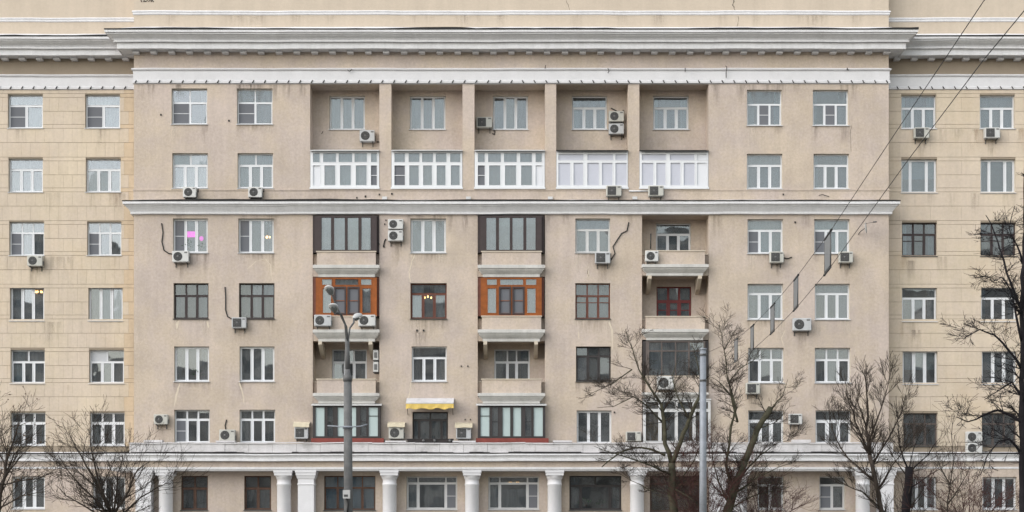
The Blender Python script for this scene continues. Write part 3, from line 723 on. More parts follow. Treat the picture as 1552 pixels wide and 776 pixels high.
# ---- balconies in the lower recess columns
def balcony(col, ys, ye, yp, brackets=True, parapet=True):
    """ys..ye slab moulding rows, yp parapet top row"""
    a, b = REC[col]; p = .5
    x0, x1 = X(a, YM-p)+.27, X(b, YM-p)-.27; yf = YM-p+.27
    H = ye-ys; zq = lambda f: Z(ys+H*f, YM-p)
    mb = MB(); prof = [(.20, zq(0)+.02), (.27, zq(0)), (.27, zq(.27)), (.21, zq(.33)), (.21, zq(.38)), (.16, zq(.5)), (.07, zq(.68)), (.04, zq(.72)), (.04, zq(.74)), (0.02, zq(.76)), (.02, zq(1)), (-.1, zq(1))]
    mb.sweep([(x0, YM+.02), (x0, yf), (x1, yf), (x1, YM+.02)], prof)
    mb.quad((x0-.2, YM+.02, zq(0)+.02), (x0-.2, yf-.2, zq(0)+.02), (x1+.2, yf-.2, zq(0)+.02), (x1+.2, YM+.02, zq(0)+.02))
    mb.quad((x0+.1, yf+.1, zq(1)), (x0+.1, YM+.02, zq(1)), (x1-.1, YM+.02, zq(1)), (x1-.1, yf+.1, zq(1)))
    ba = obj('balcony', mb, M['slab'], B)
    mb = MB(); mb.box(X(a)+.004, X(b)-.004, YM+.022, YB-.004, zq(.9), zq(0)-.02); obj('floor_slab', mb, M['stucco'], ba)
    if brackets:
        for bx in (a+11.5, b-11.5-2):
            mb = MB(); xa = X(bx-2.8, YM-.2); xb = X(bx+2.8, YM-.2); zt = zq(1)-.003
            n0 = len(mb.v); pr = [(YM-.33, zt), (YM-.33, zt-.16), (YM-.25, zt-.20), (YM+.55, zt-.58), (YB-.01, zt-.72), (YB-.01, zt)]
            for xx in (xa, xb):
                for (yy, z_) in pr: mb.v.append((xx, yy, z_))
            k = len(pr)
            for i in range(k):
                mb.f.append((n0+i, n0+(i+1) % k, n0+k+(i+1) % k, n0+k+i)[::-1]); mb.m.append(0); mb.sm.append(False)
            mb.f.append(tuple(n0+i for i in range(k))); mb.m.append(0); mb.sm.append(False)
            mb.f.append(tuple(n0+k+i for i in reversed(range(k)))); mb.m.append(0); mb.sm.append(False)
            obj('bracket', mb, M['reveal'], ba)
    if parapet:
        yp_ = YM-.3; xa, xb = X(a+6.3, yp_), X(b-5.7, yp_); zt = Z(yp, yp_); zb = zq(0)+.02
        mb = MB(); mb.box(xa, xb, yp_, yp_+.12, zb, zt); mb.box(xa, xa+.1, yp_+.12, YM+.25, zb, zt); mb.box(xb-.1, xb, yp_+.12, YM+.25, zb, zt)
        po = obj('parapet', mb, M['stucco'], ba)
        for u0, u1 in ((X(a)+.01, xa+.05), (xb-.05, X(b)-.01)): mb = MB(); mb.box(u0, u1, YM+.252, YM+.36, zb, zt-.08); obj('parapet_return', mb, M['stucco'], ba)
        mb = MB(); mb.box(xa-.04, xb+.04, yp_-.04, yp_+.16, zt+.001, zt+.05); mb.box(X(a)+.005, xa-.041, YM+.2, YM+.4, zt-.079, zt-.03); mb.box(xb+.041, X(b)-.005, YM+.2, YM+.4, zt-.079, zt-.03); obj('coping', mb, M['reveal'], ba)
    return ba
def cheek(parent, x0, x1, y0, y1, ya, yb, m):
    mb = MB(); mb.box(X(x0, ya), X(x1, ya), ya, yb, Z(y1, ya), Z(y0, ya)); return obj('side_panel', mb, m, parent)
for col in (0, 1):
    d = REC[col][0]-474
    yA = YM-.22
    b3 = balcony(col, 401.5, 418.5, 382, brackets=False)
    g = glazing('glazed_balcony', 478+d, 571+d, 327, 381.5, yA, [(487+d,502+d),(506+d,523+d),(526.5+d,543.5+d),(547.5+d,562+d)], [(329.5,379)], 'brown', cur='wS c', cury=.35, sash=.02)
    cheek(g, 474.5+d, 480+d, 327, 383, YM+.02, YM+.3, M['brown']); cheek(g, 569+d, 574.6+d, 327, 383, YM+.02, YM+.3, M['brown'])
    q = MB(); q.box(X(478+d, yA), X(478+d, yA)+.05, yA+.09, YM+.3, Z(381.5, yA), Z(327, yA)); q.box(X(571+d, yA)-.05, X(571+d, yA), yA+.09, YM+.3, Z(381.5, yA), Z(327, yA)); obj('side_panel', q, M['brown'], g)
    b4 = balcony(col, 499.5, 516.5, 480)
    g = glazing('glazed_balcony', 478.5+d, 571+d, 420.5, 478.5, yA, [(489+d,502+d),(508+d,523+d),(528+d,543+d),(549+d,562+d)], [(423,432),(437,474.5)], 'orange', rowsof={0: [(488+d,503+d),(508+d,543+d),(547+d,563+d)]}, special={(1,1):'screen|bar',(1,2):'screen|bar'}, cur='w', cury=.35, sash=.015)
    q = MB(); 
    for x0, x1 in ((506,524.6), (526.4,545)):
        za, zb = Z(434.5, yA), Z(477, yA)
        l_, r_ = X(x0+d, yA), X(x1+d, yA); il, ir = X(x0+2.4+d, yA), X(x1-2.4+d, yA)
        q.box(l_, il, yA-.03, yA-.013, zb, za); q.box(ir, r_, yA-.03, yA-.013, zb, za); q.box(il, ir, yA-.03, yA-.013, za-.08, za); q.box(il, ir, yA-.03, yA-.013, zb, zb+.08)
    obj('casement', q, M['brown'], g)
    cheek(g, 474.5+d, 480+d, 420.5, 479, YM+.02, YM+.3, M['rust']); cheek(g, 569+d, 574.6+d, 420.5, 479, YM+.02, YM+.3, M['rust'])
    q = MB(); q.box(X(478.5+d, yA), X(478.5+d, yA)+.05, yA+.09, YM+.3, Z(478.5, yA), Z(420.5, yA)); q.box(X(571+d, yA)-.05, X(571+d, yA), yA+.09, YM+.3, Z(478.5, yA), Z(420.5, yA)); obj('side_panel', q, M['orange'], g)
    b5 = balcony(col, 596, 611, 575.5, brackets=False)
    yD = YM-.42; e = d
    g = glazing('glazed_balcony', 474+e, 576.5+e, 614, 664, yD, [(478+e,492+e),(496+e,505+e),(511.5+e,523.5+e),(527.5+e,540+e),(546+e,555.5+e),(558.5+e,573+e)], [(617,661.5)], 'dark',
                special={(0,0): 'film|bar|up' if col else 'film', (0,1):'glass|bar', (0,2):'film', (0,3):'film', (0,4):'glass|bar', (0,5):'film' if col else 'film|bar|up'}, cur='g d', cury=.4, sash=.02)
    q = MB(); zt = Z(614, yD); q.box(X(474+e, yD), X(474+e, yD)+.05, yD+.09, YM, Z(664, yD), zt); q.box(X(576.5+e, yD)-.05, X(576.5+e, yD), yD+.09, YM, Z(664, yD), zt); obj('side_panel', q, M['dark'], g)
    q = MB(); n0 = 0
    xa, xb = X(471.5+e, yD-.1), X(578.5+e, yD-.1); zb = Z(613.5, yD-.1)
    q.quad((xa, yD-.12, zb), (xb, yD-.12, zb), (xb, YM+.3, zb+.17), (xa, YM+.3, zb+.17)); q.quad((xa, yD-.12, zb-.04), (xb, yD-.12, zb-.04), (xb, yD-.12, zb), (xa, yD-.12, zb)); q.quad((xa, YM+.3, zb+.13), (xb, YM+.3, zb+.13), (xb, yD-.12, zb-.04), (xa, yD-.12, zb-.04)); obj('roof_sheet', q, M['sheet'], g)
    q = MB(); q.box(X(471.5+e, yD-.1), X(581.5+e, yD-.1), yD-.12, YM, Z(672, yD-.1), Z(664.2, yD-.1)); obj('ledge', q, M['red'], g)
# column C
balcony(2, 400.5, 416.5, 381); balcony(2, 499, 514.5, 480.5, brackets=False); balcony(2, 595, 606, 571, brackets=False)
yA = YM-.2
g = glazing('glazed_balcony', 979, 1069, 516.5, 570, yA, [(984,1002),(1004,1023),(1025,1043),(1045.5,1066.5)], [(519,531),(533,568.5)], 'greybrown', cur='wS g', cury=.5, sash=0)
q = MB(); q.box(X(974.5, yA+.1), X(979, yA+.1), yA+.09, YM+.4, Z(570, yA), Z(516.5, yA)); q.box(X(1069, yA+.1), X(1073.5, yA+.1), yA+.09, YM+.4, Z(570, yA), Z(516.5, yA)); obj('side_panel', q, M['dark'], g)
yA = YM-.35
g = glazing('glazed_balcony', 975, 1077, 606.5, 671, yA, [(978.5,998),(1002.5,1023),(1027,1050),(1054,1073.5)], [(609,620),(624,668.5)], 'pvcold', cur='oS d', cury=.4, sash=.02)
q = MB(); q.box(X(975, yA), X(975, yA)+.05, yA+.09, YM, Z(671, yA), Z(606.5, yA)); q.box(X(1077, yA)-.05, X(1077, yA), yA+.09, YM, Z(671, yA), Z(606.5, yA)); obj('side_panel', q, M['pvcold'], g)
q = MB(); q.box(X(974, yA), X(1078, yA), yA-.05, YM, Z(606.2, yA), Z(604.5, yA)); obj('roof_sheet', q, M['sheet'], g)

for i, w_ in enumerate(WINDOWS): build_window(w_, i)

# ---- plaster repairs, stubs and holes on the wall
def strip(pts, wd, m, name='plaster_patch', parent=None, Y=YM, th=.004):
    mb = MB(); r = random.Random(int(pts[0][0]))
    q = []
    for i in range(len(pts)-1):
        for k in range(4):
            f = k/4; q.append((pts[i][0]*(1-f)+pts[i+1][0]*f+r.uniform(-.6, .6), pts[i][1]*(1-f)+pts[i+1][1]*f))
    q.append(pts[-1]); l_ = []
    for i, (px, py) in enumerate(q):
        ww = wd*(.5+r.random()*.7)*(1 if 0 < i < len(q)-1 else .4); l_.append((X(px-ww), X(px+ww), Z(py)))
    for i in range(len(l_)-1):
        a, b = l_[i], l_[i+1]; mb.quad((b[0], Y-th, b[2]), (b[1], Y-th, b[2]), (a[1], Y-th, a[2]), (a[0], Y-th, a[2]))
    return obj(name, mb, m, parent or mainwall)
for pts, wd in (([(629,384),(624,398),(620,412),(622,428)], 1.0), ([(623,579),(622,590),(618,606)], 1.0), ([(273,580),(268,596),(264,616)], 1.3), ([(362,579),(367,592),(370,612)], 1.3),
                ([(270,486),(268,498)], 2.2), ([(315,486),(316,497)], 1.6), ([(923,486),(927,500),(928,530)], 1.2), ([(375,408),(388,396),(402,392),(410,402),(413,426)], .9), ([(892,404),(891,420)], .8),
                ([(1190,500),(1184,512),(1187,524)], .9), ([(876,500),(878,514)], 1.), ([(1120,520),(1122,540)], .8)):
    strip(pts, wd, M['patch'])
crackm = mat('crack_dark', (.11, .095, .08), .95)
for pts, wd in (([(858,0),(862,10),(864,18)], .35), ([(1113,-2),(1111,8),(1115,18)], .8), ([(1119,24),(1119,34),(1117,42)], .35), ([(892,407),(890,413),(892,419)], .4), ([(1290,190),(1289,205),(1290,230)], .3)):
    strip(pts, wd, crackm, 'crack')
def stain_mat(name, col, amt):
    m = bpy.data.materials.new(name); m.use_nodes = True; t = m.node_tree; n = t.nodes; l = t.links; b = n['Principled BSDF']
    b.inputs['Base Color'].default_value = (*col, 1); b.inputs['Roughness'].default_value = .95; b.inputs['Specular IOR Level'].default_value = .05
    tc = n.new('ShaderNodeTexCoord'); sx_ = n.new('ShaderNodeSeparateXYZ'); l.new(tc.outputs['Generated'], sx_.inputs[0])
    def math_(op, a, b_):
        q = n.new('ShaderNodeMath'); q.operation = op
        for i, v in enumerate((a, b_)):
            if isinstance(v, (int, float)): q.inputs[i].default_value = v
            else: l.new(v, q.inputs[i])
        return q.outputs[0]
    side = math_('MULTIPLY', math_('MULTIPLY', sx_.outputs[0], math_('SUBTRACT', 1., sx_.outputs[0])), 4.)
    fall = math_('POWER', sx_.outputs[2], .8)
    geo = n.new('ShaderNodeNewGeometry'); mp = n.new('ShaderNodeMapping'); mp.inputs['Scale'].default_value = (7, 7, .9); l.new(geo.outputs['Position'], mp.inputs[0])
    nz = n.new('ShaderNodeTexNoise'); nz.inputs['Scale'].default_value = 1.; nz.inputs['Detail'].default_value = 6; l.new(mp.outputs[0], nz.inputs['Vector'])
    mr = n.new('ShaderNodeMapRange'); mr.inputs[1].default_value = .38; mr.inputs[2].default_value = .68; l.new(nz.outputs[0], mr.inputs[0])
    f = math_('MULTIPLY', math_('MULTIPLY', math_('MULTIPLY', side, fall), mr.outputs[0]), amt)
    l.new(f, b.inputs['Alpha']); return m
SM = [stain_mat('grime_stain', (.19, .16, .135), .46), stain_mat('rust_stain', (.32, .20, .10), .32), stain_mat('lime_stain', (.60, .54, .46), .7), stain_mat('faint_stain', (.22, .185, .15), .26)]
def stain(px0, px1, py0, py1, k=0, Y=YM, parent=None, dp=.0035):
    mb = MB(); mb.quad((X(px0, Y), Y-dp, Z(py1, Y)), (X(px1, Y), Y-dp, Z(py1, Y)), (X(px1, Y), Y-dp, Z(py0, Y)), (X(px0, Y), Y-dp, Z(py0, Y))); obj('stain', mb, SM[k], parent or mainwall)
sr = random.Random(21)
for w_ in WINDOWS:
    if w_['plane'] != 'M' or w_['rect'][1] > 600: continue
    x0, y0, x1, y1 = w_['rect']
    stain(x0-3, x0+sr.uniform(8, 16), y1+1.6, y1+sr.uniform(14, 34), sr.choice((0, 0, 2))); stain(x1-sr.uniform(8, 16), x1+3, y1+1.6, y1+sr.uniform(14, 34), sr.choice((0, 0, 2)))
    if sr.random() < .6: stain(x0+8, x1-8, y1+1.6, y1+sr.uniform(10, 26), 0)
for px, py in ((287,300), (387,300), (273,398), (362,498), (243,645), (600,367), (913,400), (1178,399), (1283,399), (1216,502), (1141,598), (1206,644), (632,503), (642,503)):
    stain(px-sr.uniform(7, 11), px+sr.uniform(7, 11), py, py+sr.uniform(22, 40), 0)
for i in range(24):
    px = sr.choice((sr.uniform(208, 460), sr.uniform(1080, 1340))); stain(px-sr.uniform(5, 12), px+sr.uniform(5, 12), 128, 128+sr.uniform(12, 40), 0)
for i in range(16):
    px = sr.choice((sr.uniform(208, 465), sr.uniform(580, 715), sr.uniform(830, 965), sr.uniform(1080, 1340))); stain(px-sr.uniform(4, 10), px+sr.uniform(4, 10), 325.5, 325+sr.uniform(14, 40), 0)
for i in range(30):
    px = sr.uniform(205, 1345); stain(px-sr.uniform(4, 14), px+sr.uniform(4, 14), 23, 42, 3, parent=attic)
for side, a, b in (('L', 4, 198), ('R', 1352, 1548)):
    for i in range(20):
        px = sr.uniform(a, b); py = sr.choice((196, 293, 389, 488, 583)); ww = sr.uniform(4, 13)
        stain(px-ww, px+ww, py, py+sr.uniform(14, 42), sr.choice((3, 3, 3, 1)), Y=YW, parent=WINGO[side], dp=.028)
for px, py in ((1397,211), (1504,211), (52,405), (1380,395), (1388,500)): stain(px-9, px+9, py, py+32, 0, Y=YW, parent=WINGO['R' if px > 800 else 'L'], dp=.028)
STUB = unit_mesh('wall_stub', M['cable'])
for px, py, s in ((244,174,2), (347,183,2), (632,501,2.4), (642,501,2.4), (574,369,2.2), (582,374,2), (541,300,2), (554,298,2.4), (575,295,2), (594,294,2.2), (1205,337,2), (1187,295,2), (699,555,1.6), (709,555,1.6), (705,636,1.6), (713,636,1.6), (931,625,2), (585,334,1.6), (583,340,1.6)):
    unit('wall_stub', STUB, mainwall, (X(px), YM-.03, Z(py)), (s/30, .06, s/30*1.2))
VENT = unit_mesh('vent_box', M['pvcold'])
for px in (583, 710, 834, 962): unit('vent_box', VENT, mainwall, (X(px), YM-.05, Z(300.5)), (.24, .12, .13))
for pts in ([(1099,101),(1101,103),(1100,110),(1100,119)], [(527,107),(530,110),(534,106)], [(921,105),(923,109),(921,112)], [(1038,104),(1038,110)], [(1283,104),(1285,108),(1282,106)], [(827,100),(826,105)], [(1240,297),(1246,296),(1256,299)], [(490,200),(488,204)]):
    mb = MB(); mb.tube([(X(a), YM-.15, Z(b)) for a, b in pts], .02, 5); obj('loose_cable', mb, M['cable'], mainwall)
# scrawl of black paint high on the attic corner
mb = MB(); r = random.Random(2)
for pts in ([(212,-6),(213,-1),(215,3)], [(217,2),(221,2.5),(224,0),(220,-2),(218,1)], [(225,2.5),(229,-1),(233,3)], [(229,3),(232,-3),(234,-8)]):
    mb.tube([(X(a), YM-.006, Z(b)) for a, b in pts], .022, 4)
obj('paint_scrawl', mb, M['cable'], attic)

# ------------------------------------------------------------------ things on the facade
def ac(box, label, Y=YM, mtl='acw', grille='round', hose=None, canopy=None, group=None, floor=False, dp=.30, stub=None):
    x0, y0, x1, y1 = box; yf = Y-dp-.08
    X0, X1, Z0, Z1 = X(x0, yf), X(x1, yf), Z(y1, yf), Z(y0, yf); cx = (X0+X1)/2
    if mtl == 'acw': mtl = rng.choice(('acw', 'acw', 'acg', 'acold'))
    e = empty('air_conditioner', (cx, Y-.2, Z0-.05)); tag(e, label, 'air conditioner', group or 'air conditioner outdoor units on the facade')
    mb = MB(); c = .025
    prof = [(0, Z0), (0, Z1)]
    mb.sweep([(X0+c, yf), (X1-c, yf), (X1, yf+c), (X1, yf+dp), (X0, yf+dp), (X0, yf+c)], [(-c, Z1), (0, Z1-c), (0, Z0+c), (-c, Z0)], closed=True)
    mb.quad((X0+c*1.4, yf+c, Z1), (X1-c*1.4, yf+c, Z1), (X1-c, yf+dp-c, Z1), (X0+c, yf+dp-c, Z1)); mb.quad((X0+c, yf+dp-c, Z0), (X1-c, yf+dp-c, Z0), (X1-c, yf+c, Z0), (X0+c, yf+c, Z0))
    mb.quad((X1, yf+dp, Z0), (X0, yf+dp, Z0), (X0, yf+dp, Z1), (X1, yf+dp, Z1))
    casing = obj('casing', mb, M[mtl], e)
    h = Z1-Z0; wd = X1-X0; rr = min(h*.40, wd*.31); fx, fz = X0+.06+rr, (Z0+Z1)/2
    mb = MB()
    if grille == 'round':
        mb.lathe((fx, yf, fz), [(rr, -.002), (rr*.98, -.012), (rr*.9, -.008), (0.001, -.006)], 24, 'y')
    else:
        mb.box(fx-rr, fx+rr, yf-.012, yf-.002, fz-rr, fz+rr)
    gr = obj('fan_grille', mb, M['acd'], e)
    mb = MB()
    for k in range(1, 4):
        q = rr*k/4; mb.tube([(fx+q*math.cos(a*math.pi/9), yf-.018, fz+q*math.sin(a*math.pi/9)) for a in range(19)], .006, 4, cap=False)
    for k in range(8):
        a = k*math.pi/4; mb.tube([(fx+.03*math.cos(a), yf-.018, fz+.03*math.sin(a)), (fx+rr*.96*math.cos(a), yf-.018, fz+rr*.96*math.sin(a))], .006, 4)
    obj('grille_wires', mb, M['acm'], gr)
    mb = MB(); mb.lathe((fx, yf-.024, fz), [(rr*.25, .01), (rr*.24, 0), (.001, 0)], 14, 'y'); obj('fan_hub', mb, M['acm'], gr)
    mb = MB(); mb.box(X1-wd*.26, X1-wd*.08, yf-.004, yf-.001, Z1-h*.22, Z1-h*.1); obj('service_panel', mb, M['acm'], casing)
    mb = MB(); mb.box(X1, X1+.035, yf+.08, yf+dp-.06, Z0+.06, Z0+h*.5); obj('valve_cover', mb, M['acm'], casing)
    for s in (X0+.1, X1-.14):
        mb = MB(); mb.box(s, s+.04, yf+.02, Y, Z0-.045, Z0-.004)
        if not floor: mb.box(s, s+.04, Y-.04, Y, Z0-.22, Z0-.046)
        else: mb.box(s, s+.04, yf+.04, yf+dp-.03, Z0-.13, Z0-.046)
        obj('bracket', mb, M['steel'], e)
    e.rotation_euler = (0, R(rng.uniform(-.9, .9)), 0)
    if hose:
        for hh in hose:
            mb = MB(); pts = [Vector((X(a), Y-.035, Z(b))) for a, b in hh]
            mb.tube(pts, .028, 6); obj('hose', mb, M['cable'], e)
    if canopy:
        mb = MB(); zc_ = Z1+.12; r = random.Random(int(x0))
        xs = [X0-.06+(wd+.12)*i/8 for i in range(9)]; z0s = [zc_-.02+r.uniform(-.025, .02) for _ in xs]
        for i in range(8):
            mb.quad((xs[i], yf-.10, z0s[i]-.11), (xs[i+1], yf-.10, z0s[i+1]-.11), (xs[i+1], yf-.08, z0s[i+1]+.05), (xs[i], yf-.08, z0s[i]+.05)); mb.quad((xs[i], yf-.08, z0s[i]+.05), (xs[i+1], yf-.08, z0s[i+1]+.05), (xs[i+1], Y-.01, zc_+.16), (xs[i], Y-.01, zc_+.16))
        obj('canopy', mb, M[canopy], e)
    return e
YT = YM-.15
ac((277,283,297,299), 'round-fan air conditioner below the cyan-curtained window nearer the wall corner, above the string course', hose=[[(297,292),(300,291),(301,286)]])
ac((376,283,397,299), 'round-fan air conditioner below the cyan-curtained window next to the upper loggias', hose=[[(397,292),(400,290),(400,286)]])
ac((261,380,286,397), 'air conditioner below the window with the pink lamp, with a long black hose beside it', hose=[[(246,338),(248,352),(246,366),(249,379),(256,384),(262,385)]])
ac((351,481,373,497), 'square-grille air conditioner with a black hose below the brown-framed window', grille='sq', hose=[[(341,435),(342,450),(342,470),(345,480),(352,484)]])
ac((233,628,254,643), 'air conditioner on the stucco wall beside the first window above the terrace', mtl='acold')
ac((332,651,356,668), 'cream air conditioner standing on the terrace between two windows', mtl='acold', floor=True, hose=[[(343,636),(341,645),(342,651)]])
ac((545,197,568,214), 'air conditioner on the back wall of the first upper loggia, under its window', Y=YB, hose=[[(568,206),(575,206)]])
ac((722,177,746,193), 'square-grille air conditioner beside the window of the middle upper loggia', Y=YB, grille='sq', hose=[[(746,186),(750,190),(749,195),(746,193)]])
ac((923,168,946,184), 'upper of two stacked air conditioners in the fourth upper loggia', Y=YB, hose=[[(928,154),(936,158),(944,166),(947,172)],[(947,157),(947,200)]])
ac((923,187,946,203), 'lower of two stacked air conditioners in the fourth upper loggia', Y=YB)
ac((919,281,942,297), 'square-grille air conditioner below the white glazing of the fourth loggia', grille='sq', mtl='acold')
ac((983,281,1006,297), 'square-grille air conditioner below the white glazing of the fifth loggia, joined by a white pipe', grille='sq', mtl='acold')
ac((588,332,611,347), 'upper of two stacked round-fan air conditioners beside the dark glazed balcony')
ac((588,349,611,365), 'lower of two stacked round-fan air conditioners beside the dark glazed balcony', hose=[[(581,374),(583,365),(585,362)]])
ac((902,382,925,399), 'air conditioner below a grey window with a black hose climbing diagonally up the wall', grille='sq', hose=[[(953,337),(950,350),(942,354),(934,366),(929,374),(932,384),(926,394)]])
ac((978,380,998,396), 'small round-fan air conditioner on the open balcony parapet under the string course', Y=YM-.3, dp=.24, hose=[[(985,379),(985,356)]])
ac((1167,381,1188,398), 'square-grille air conditioner with a short side hose under a half-shuttered window', grille='sq', hose=[[(1188,391),(1194,392),(1200,390)]])
ac((1272,381,1293,398), 'square-grille air conditioner under the window beside the satellite dish', grille='sq')
ac((476,477,502,494), 'wide air conditioner before the orange balcony, on the side of the street lamp heads', Y=YM-.3)
ac((543,477,569,494), 'wide air conditioner before the orange balcony, on the side of the lone white lamp head', Y=YM-.3)
ac((1202,482,1230,501), 'large round-fan air conditioner alone on bare wall under the hanging panels')
ac((996,570,1021,590), 'round-fan air conditioner on the balcony parapet under the dark metal glazing, behind branches', Y=YM-.3)
ac((1131,580,1152,597), 'square-grille air conditioner under a white three-light window behind branches', grille='sq', mtl='acold')
ac((1196,627,1216,643), 'square-grille air conditioner on the wall between two windows above the terrace', grille='sq')
ac((446,647,467,665), 'terrace air conditioner with a cream canopy between a white window and the dark glazed balcony', grille='sq', floor=True, canopy='cream')
ac((589,647,612,665), 'terrace air conditioner with a cream canopy, to the dark balcony side of the yellow awning', floor=True, canopy='cream')
ac((691,648,714,665), 'terrace air conditioner with a plain cream canopy, on the far side of the yellow awning', grille='sq', floor=True, canopy='cream')
ac((949,654,972,669), 'square-grille air conditioner on the terrace beside the white glazed balcony, behind branches', grille='sq', mtl='acold', floor=True)
ac((41,387,64,403), 'air conditioner under a window of the yellowish tiled wing', Y=YW-.02, mtl='acold')
ac((1386,193,1409,209), 'square-grille air conditioner under the tiled wing window nearer the stucco corner', Y=YW-.02, grille='sq')
ac((1493,193,1516,209), 'square-grille air conditioner under the tiled wing window farther from the stucco corner', Y=YW-.02, grille='sq')
ac((1465,654,1489,670), 'upper of two stacked air conditioners on the tiled wing beside a dark window', Y=YW-.02)
ac((1465,671,1489,687), 'lower of two stacked air conditioners on the tiled wing beside a dark window', Y=YW-.02)
# two units on the side wall of the open balcony, seen edge on
for (y0, y1, lb) in ((530, 545, 'upper of two air conditioners on the side wall of the open balcony, seen edge-on'), (548, 563, 'lower of two air conditioners on the side wall of the open balcony, seen edge-on')):
    xw = X(575)-.005; e = empty('air_conditioner', (xw-.15, YM+.5, Z(y1)-.05)); tag(e, lb, 'air conditioner', 'air conditioner outdoor units on the facade')
    mb = MB(); mb.box(xw-.32, xw-.06, YM+.12, YM+.9, Z(y1), Z(y0)); obj('casing', mb, M['acw'], e)
    mb = MB(); mb.box(xw-.332, xw-.321, YM+.2, YM+.6, Z(y1)+.05, Z(y0)-.05); obj('fan_grille', mb, M['acd'], e)
    mb = MB(); mb.box(xw-.27, xw-.12, YM+.105, YM+.119, Z(y1)+.1, Z(y0)-.12); obj('valve_cover', mb, M['acm'], e)
    for yb_ in (.2, .75): mb = MB(); mb.box(xw-.33, xw, YM+yb_, YM+yb_+.04, Z(y1)-.045, Z(y1)-.004); obj('bracket', mb, M['steel'], e)
# white pipe between the two loggia units
mb = MB(); mb.tube([(X(953), YM-.07, Z(290)), (X(983), YM-.07, Z(290))], .035, 8); tag(obj('condensate_pipe', mb, M['pvc']), 'short white pipe running along the wall between two air conditioners above the string course', 'pipe')

# yellow awning and black planter at the terrace window
e = empty('awning', (X(652), YM-.4, Z(622))); tag(e, 'faded yellow scalloped awning over the black-framed terrace window', 'awning')
ya = YM-.75; xa, xb = X(615, ya), X(687.5, ya)
mb = MB(); n = 24; zt, zf, zv = Z(607, YM), Z(611.5, ya), Z(619.5, ya); r = random.Random(4)
xs = [xa+(xb-xa)*i/n for i in range(n+1)]; sag = [r.uniform(-.015, .015)+.03*math.sin(i*.9) for i in range(n+1)]
for i in range(n): mb.quad((xs[i], ya, zf), (xs[i+1], ya, zf), (xs[i+1], YM-.01, zt+.12), (xs[i], YM-.01, zt+.12))
obj('fabric_top', mb, M['old'], e)
mb = MB()
for i in range(n): mb.quad((xs[i], ya-.012-.02*math.sin(i*1.3), zv+sag[i]), (xs[i+1], ya-.012-.02*math.sin(i*1.3+1.3), zv+sag[i+1]), (xs[i+1], ya-.004, zf-.01), (xs[i], ya-.004, zf-.01))
obj('valance', mb, M['yellow'], e)
mb = MB(); mb.box(xa, xb, ya-.02, ya+.02, zf-.006, zf+.05); obj('front_bar', mb, M['pvcold'], e)
for xx in (xa+.06, xb-.06):
    mb = MB(); mb.tube([(xx, ya, zf), (xx, YM-.02, zf-.5)], .015, 6); obj('arm', mb, M['steel'], e)
e = empty('planter_box', (X(652), YM-.55, Z(671))); tag(e, 'long black planter box on the terrace under the yellow awning', 'planter')
yq = YM-.62; mb = MB(); mb.sweep([(X(618, yq), yq+.22), (X(618, yq), yq), (X(686, yq), yq), (X(686, yq), yq+.22)], [(0.06, Z(665, yq)), (.06, Z(666, yq)), (.03, Z(666.3, yq)), (0, Z(671.6, yq)), (-.1, Z(671.6, yq)), (-.1, Z(667, yq)), (.02, Z(665, yq))], closed=True)
obj('trough', mb, M['dark'], e)
for px in (642, 659, 682):
    mb = MB(); mb.lathe((X(px, yq), yq-.075, Z(668, yq)), [(.07, .01), (.075, 0), (.03, -.01), (.001, -.012)], 14, 'y'); obj('boss', mb, M['steel'], e)
# snow-white ledges / sheets lying on the terrace
for k, (a, b, y, m) in enumerate(((219,247,668.5,'slab edge beside the first terrace air conditioner'), (328,357,669.3,'cream air conditioner between two terrace windows'), (584,616,669.5,'canopied air conditioner before the awning'), (686,721,669.6,'canopied air conditioner past the awning'), (838,867,669,'dark glazed balcony, under a white window'), (1200,1228,668,'small air conditioner between terrace windows'))):
    mb = MB(); yy = YM-.5; mb.box(X(a, yy), X(b, yy), yy-.2, yy+.25, Z(670.6, yy), Z(y-1.2, yy)); mb.box(X(a, yy)+.1, X(b, yy)-.1, yy-.1, yy+.2, Z(674, yy), Z(670.6, yy)-.002)
    tag(obj('ledge_slab', mb, M['old']), 'pale slab on the terrace below the '+m if k else 'pale slab on the terrace below the wall-mounted air conditioner at the corner', 'slab', 'pale slabs on the terrace')
# satellite dish
e = empty('satellite_dish', (X(1306), YM, Z(352))); tag(e, 'small satellite dish seen edge-on on a wall arm near the block corner', 'satellite dish')
mb = MB(); c = Vector((X(1307.5), YM-.55, Z(349))); ax = Vector((.96, -.28, .1)).normalized(); u = Vector((0, 0, 1)); u = (u-ax*u.dot(ax)).normalized(); v_ = ax.cross(u)
rings = [(0, 0), (.12, .01), (.22, .035), (.29, .07)]
for i in range(len(rings)-1):
    for j in range(20):
        a0, a1 = j*math.pi/10, (j+1)*math.pi/10
        pt = lambda r_, h, a: c+u*math.cos(a)*r_+v_*math.sin(a)*r_+ax*h
        mb.quad(pt(*rings[i], a0), pt(*rings[i+1], a0), pt(*rings[i+1], a1), pt(*rings[i], a1), 0, True); mb.quad(pt(rings[i][0], rings[i][1]-.012, a0), pt(rings[i][0], rings[i][1]-.012, a1), pt(rings[i+1][0], rings[i+1][1]-.012, a1), pt(rings[i+1][0], rings[i+1][1]-.012, a0), 0, True)
obj('reflector', mb, M['lampw'], e)
mb = MB(); mb.tube([c, c+Vector((-.15, .3, -.1)), (X(1301), YM, Z(355))], .022, 6); obj('wall_arm', mb, M['steel'], e)
mb = MB(); mb.tube([c+u*.22, c+Vector((.45, -.15, .28))], .012, 6); obj('feed_arm', mb, M['steel'], e)
mb = MB(); mb.tube([c+Vector((.38, -.13, .28)), c+Vector((.55, -.19, .28))], .035, 8); obj('feed_horn', mb, M['steel'], e)

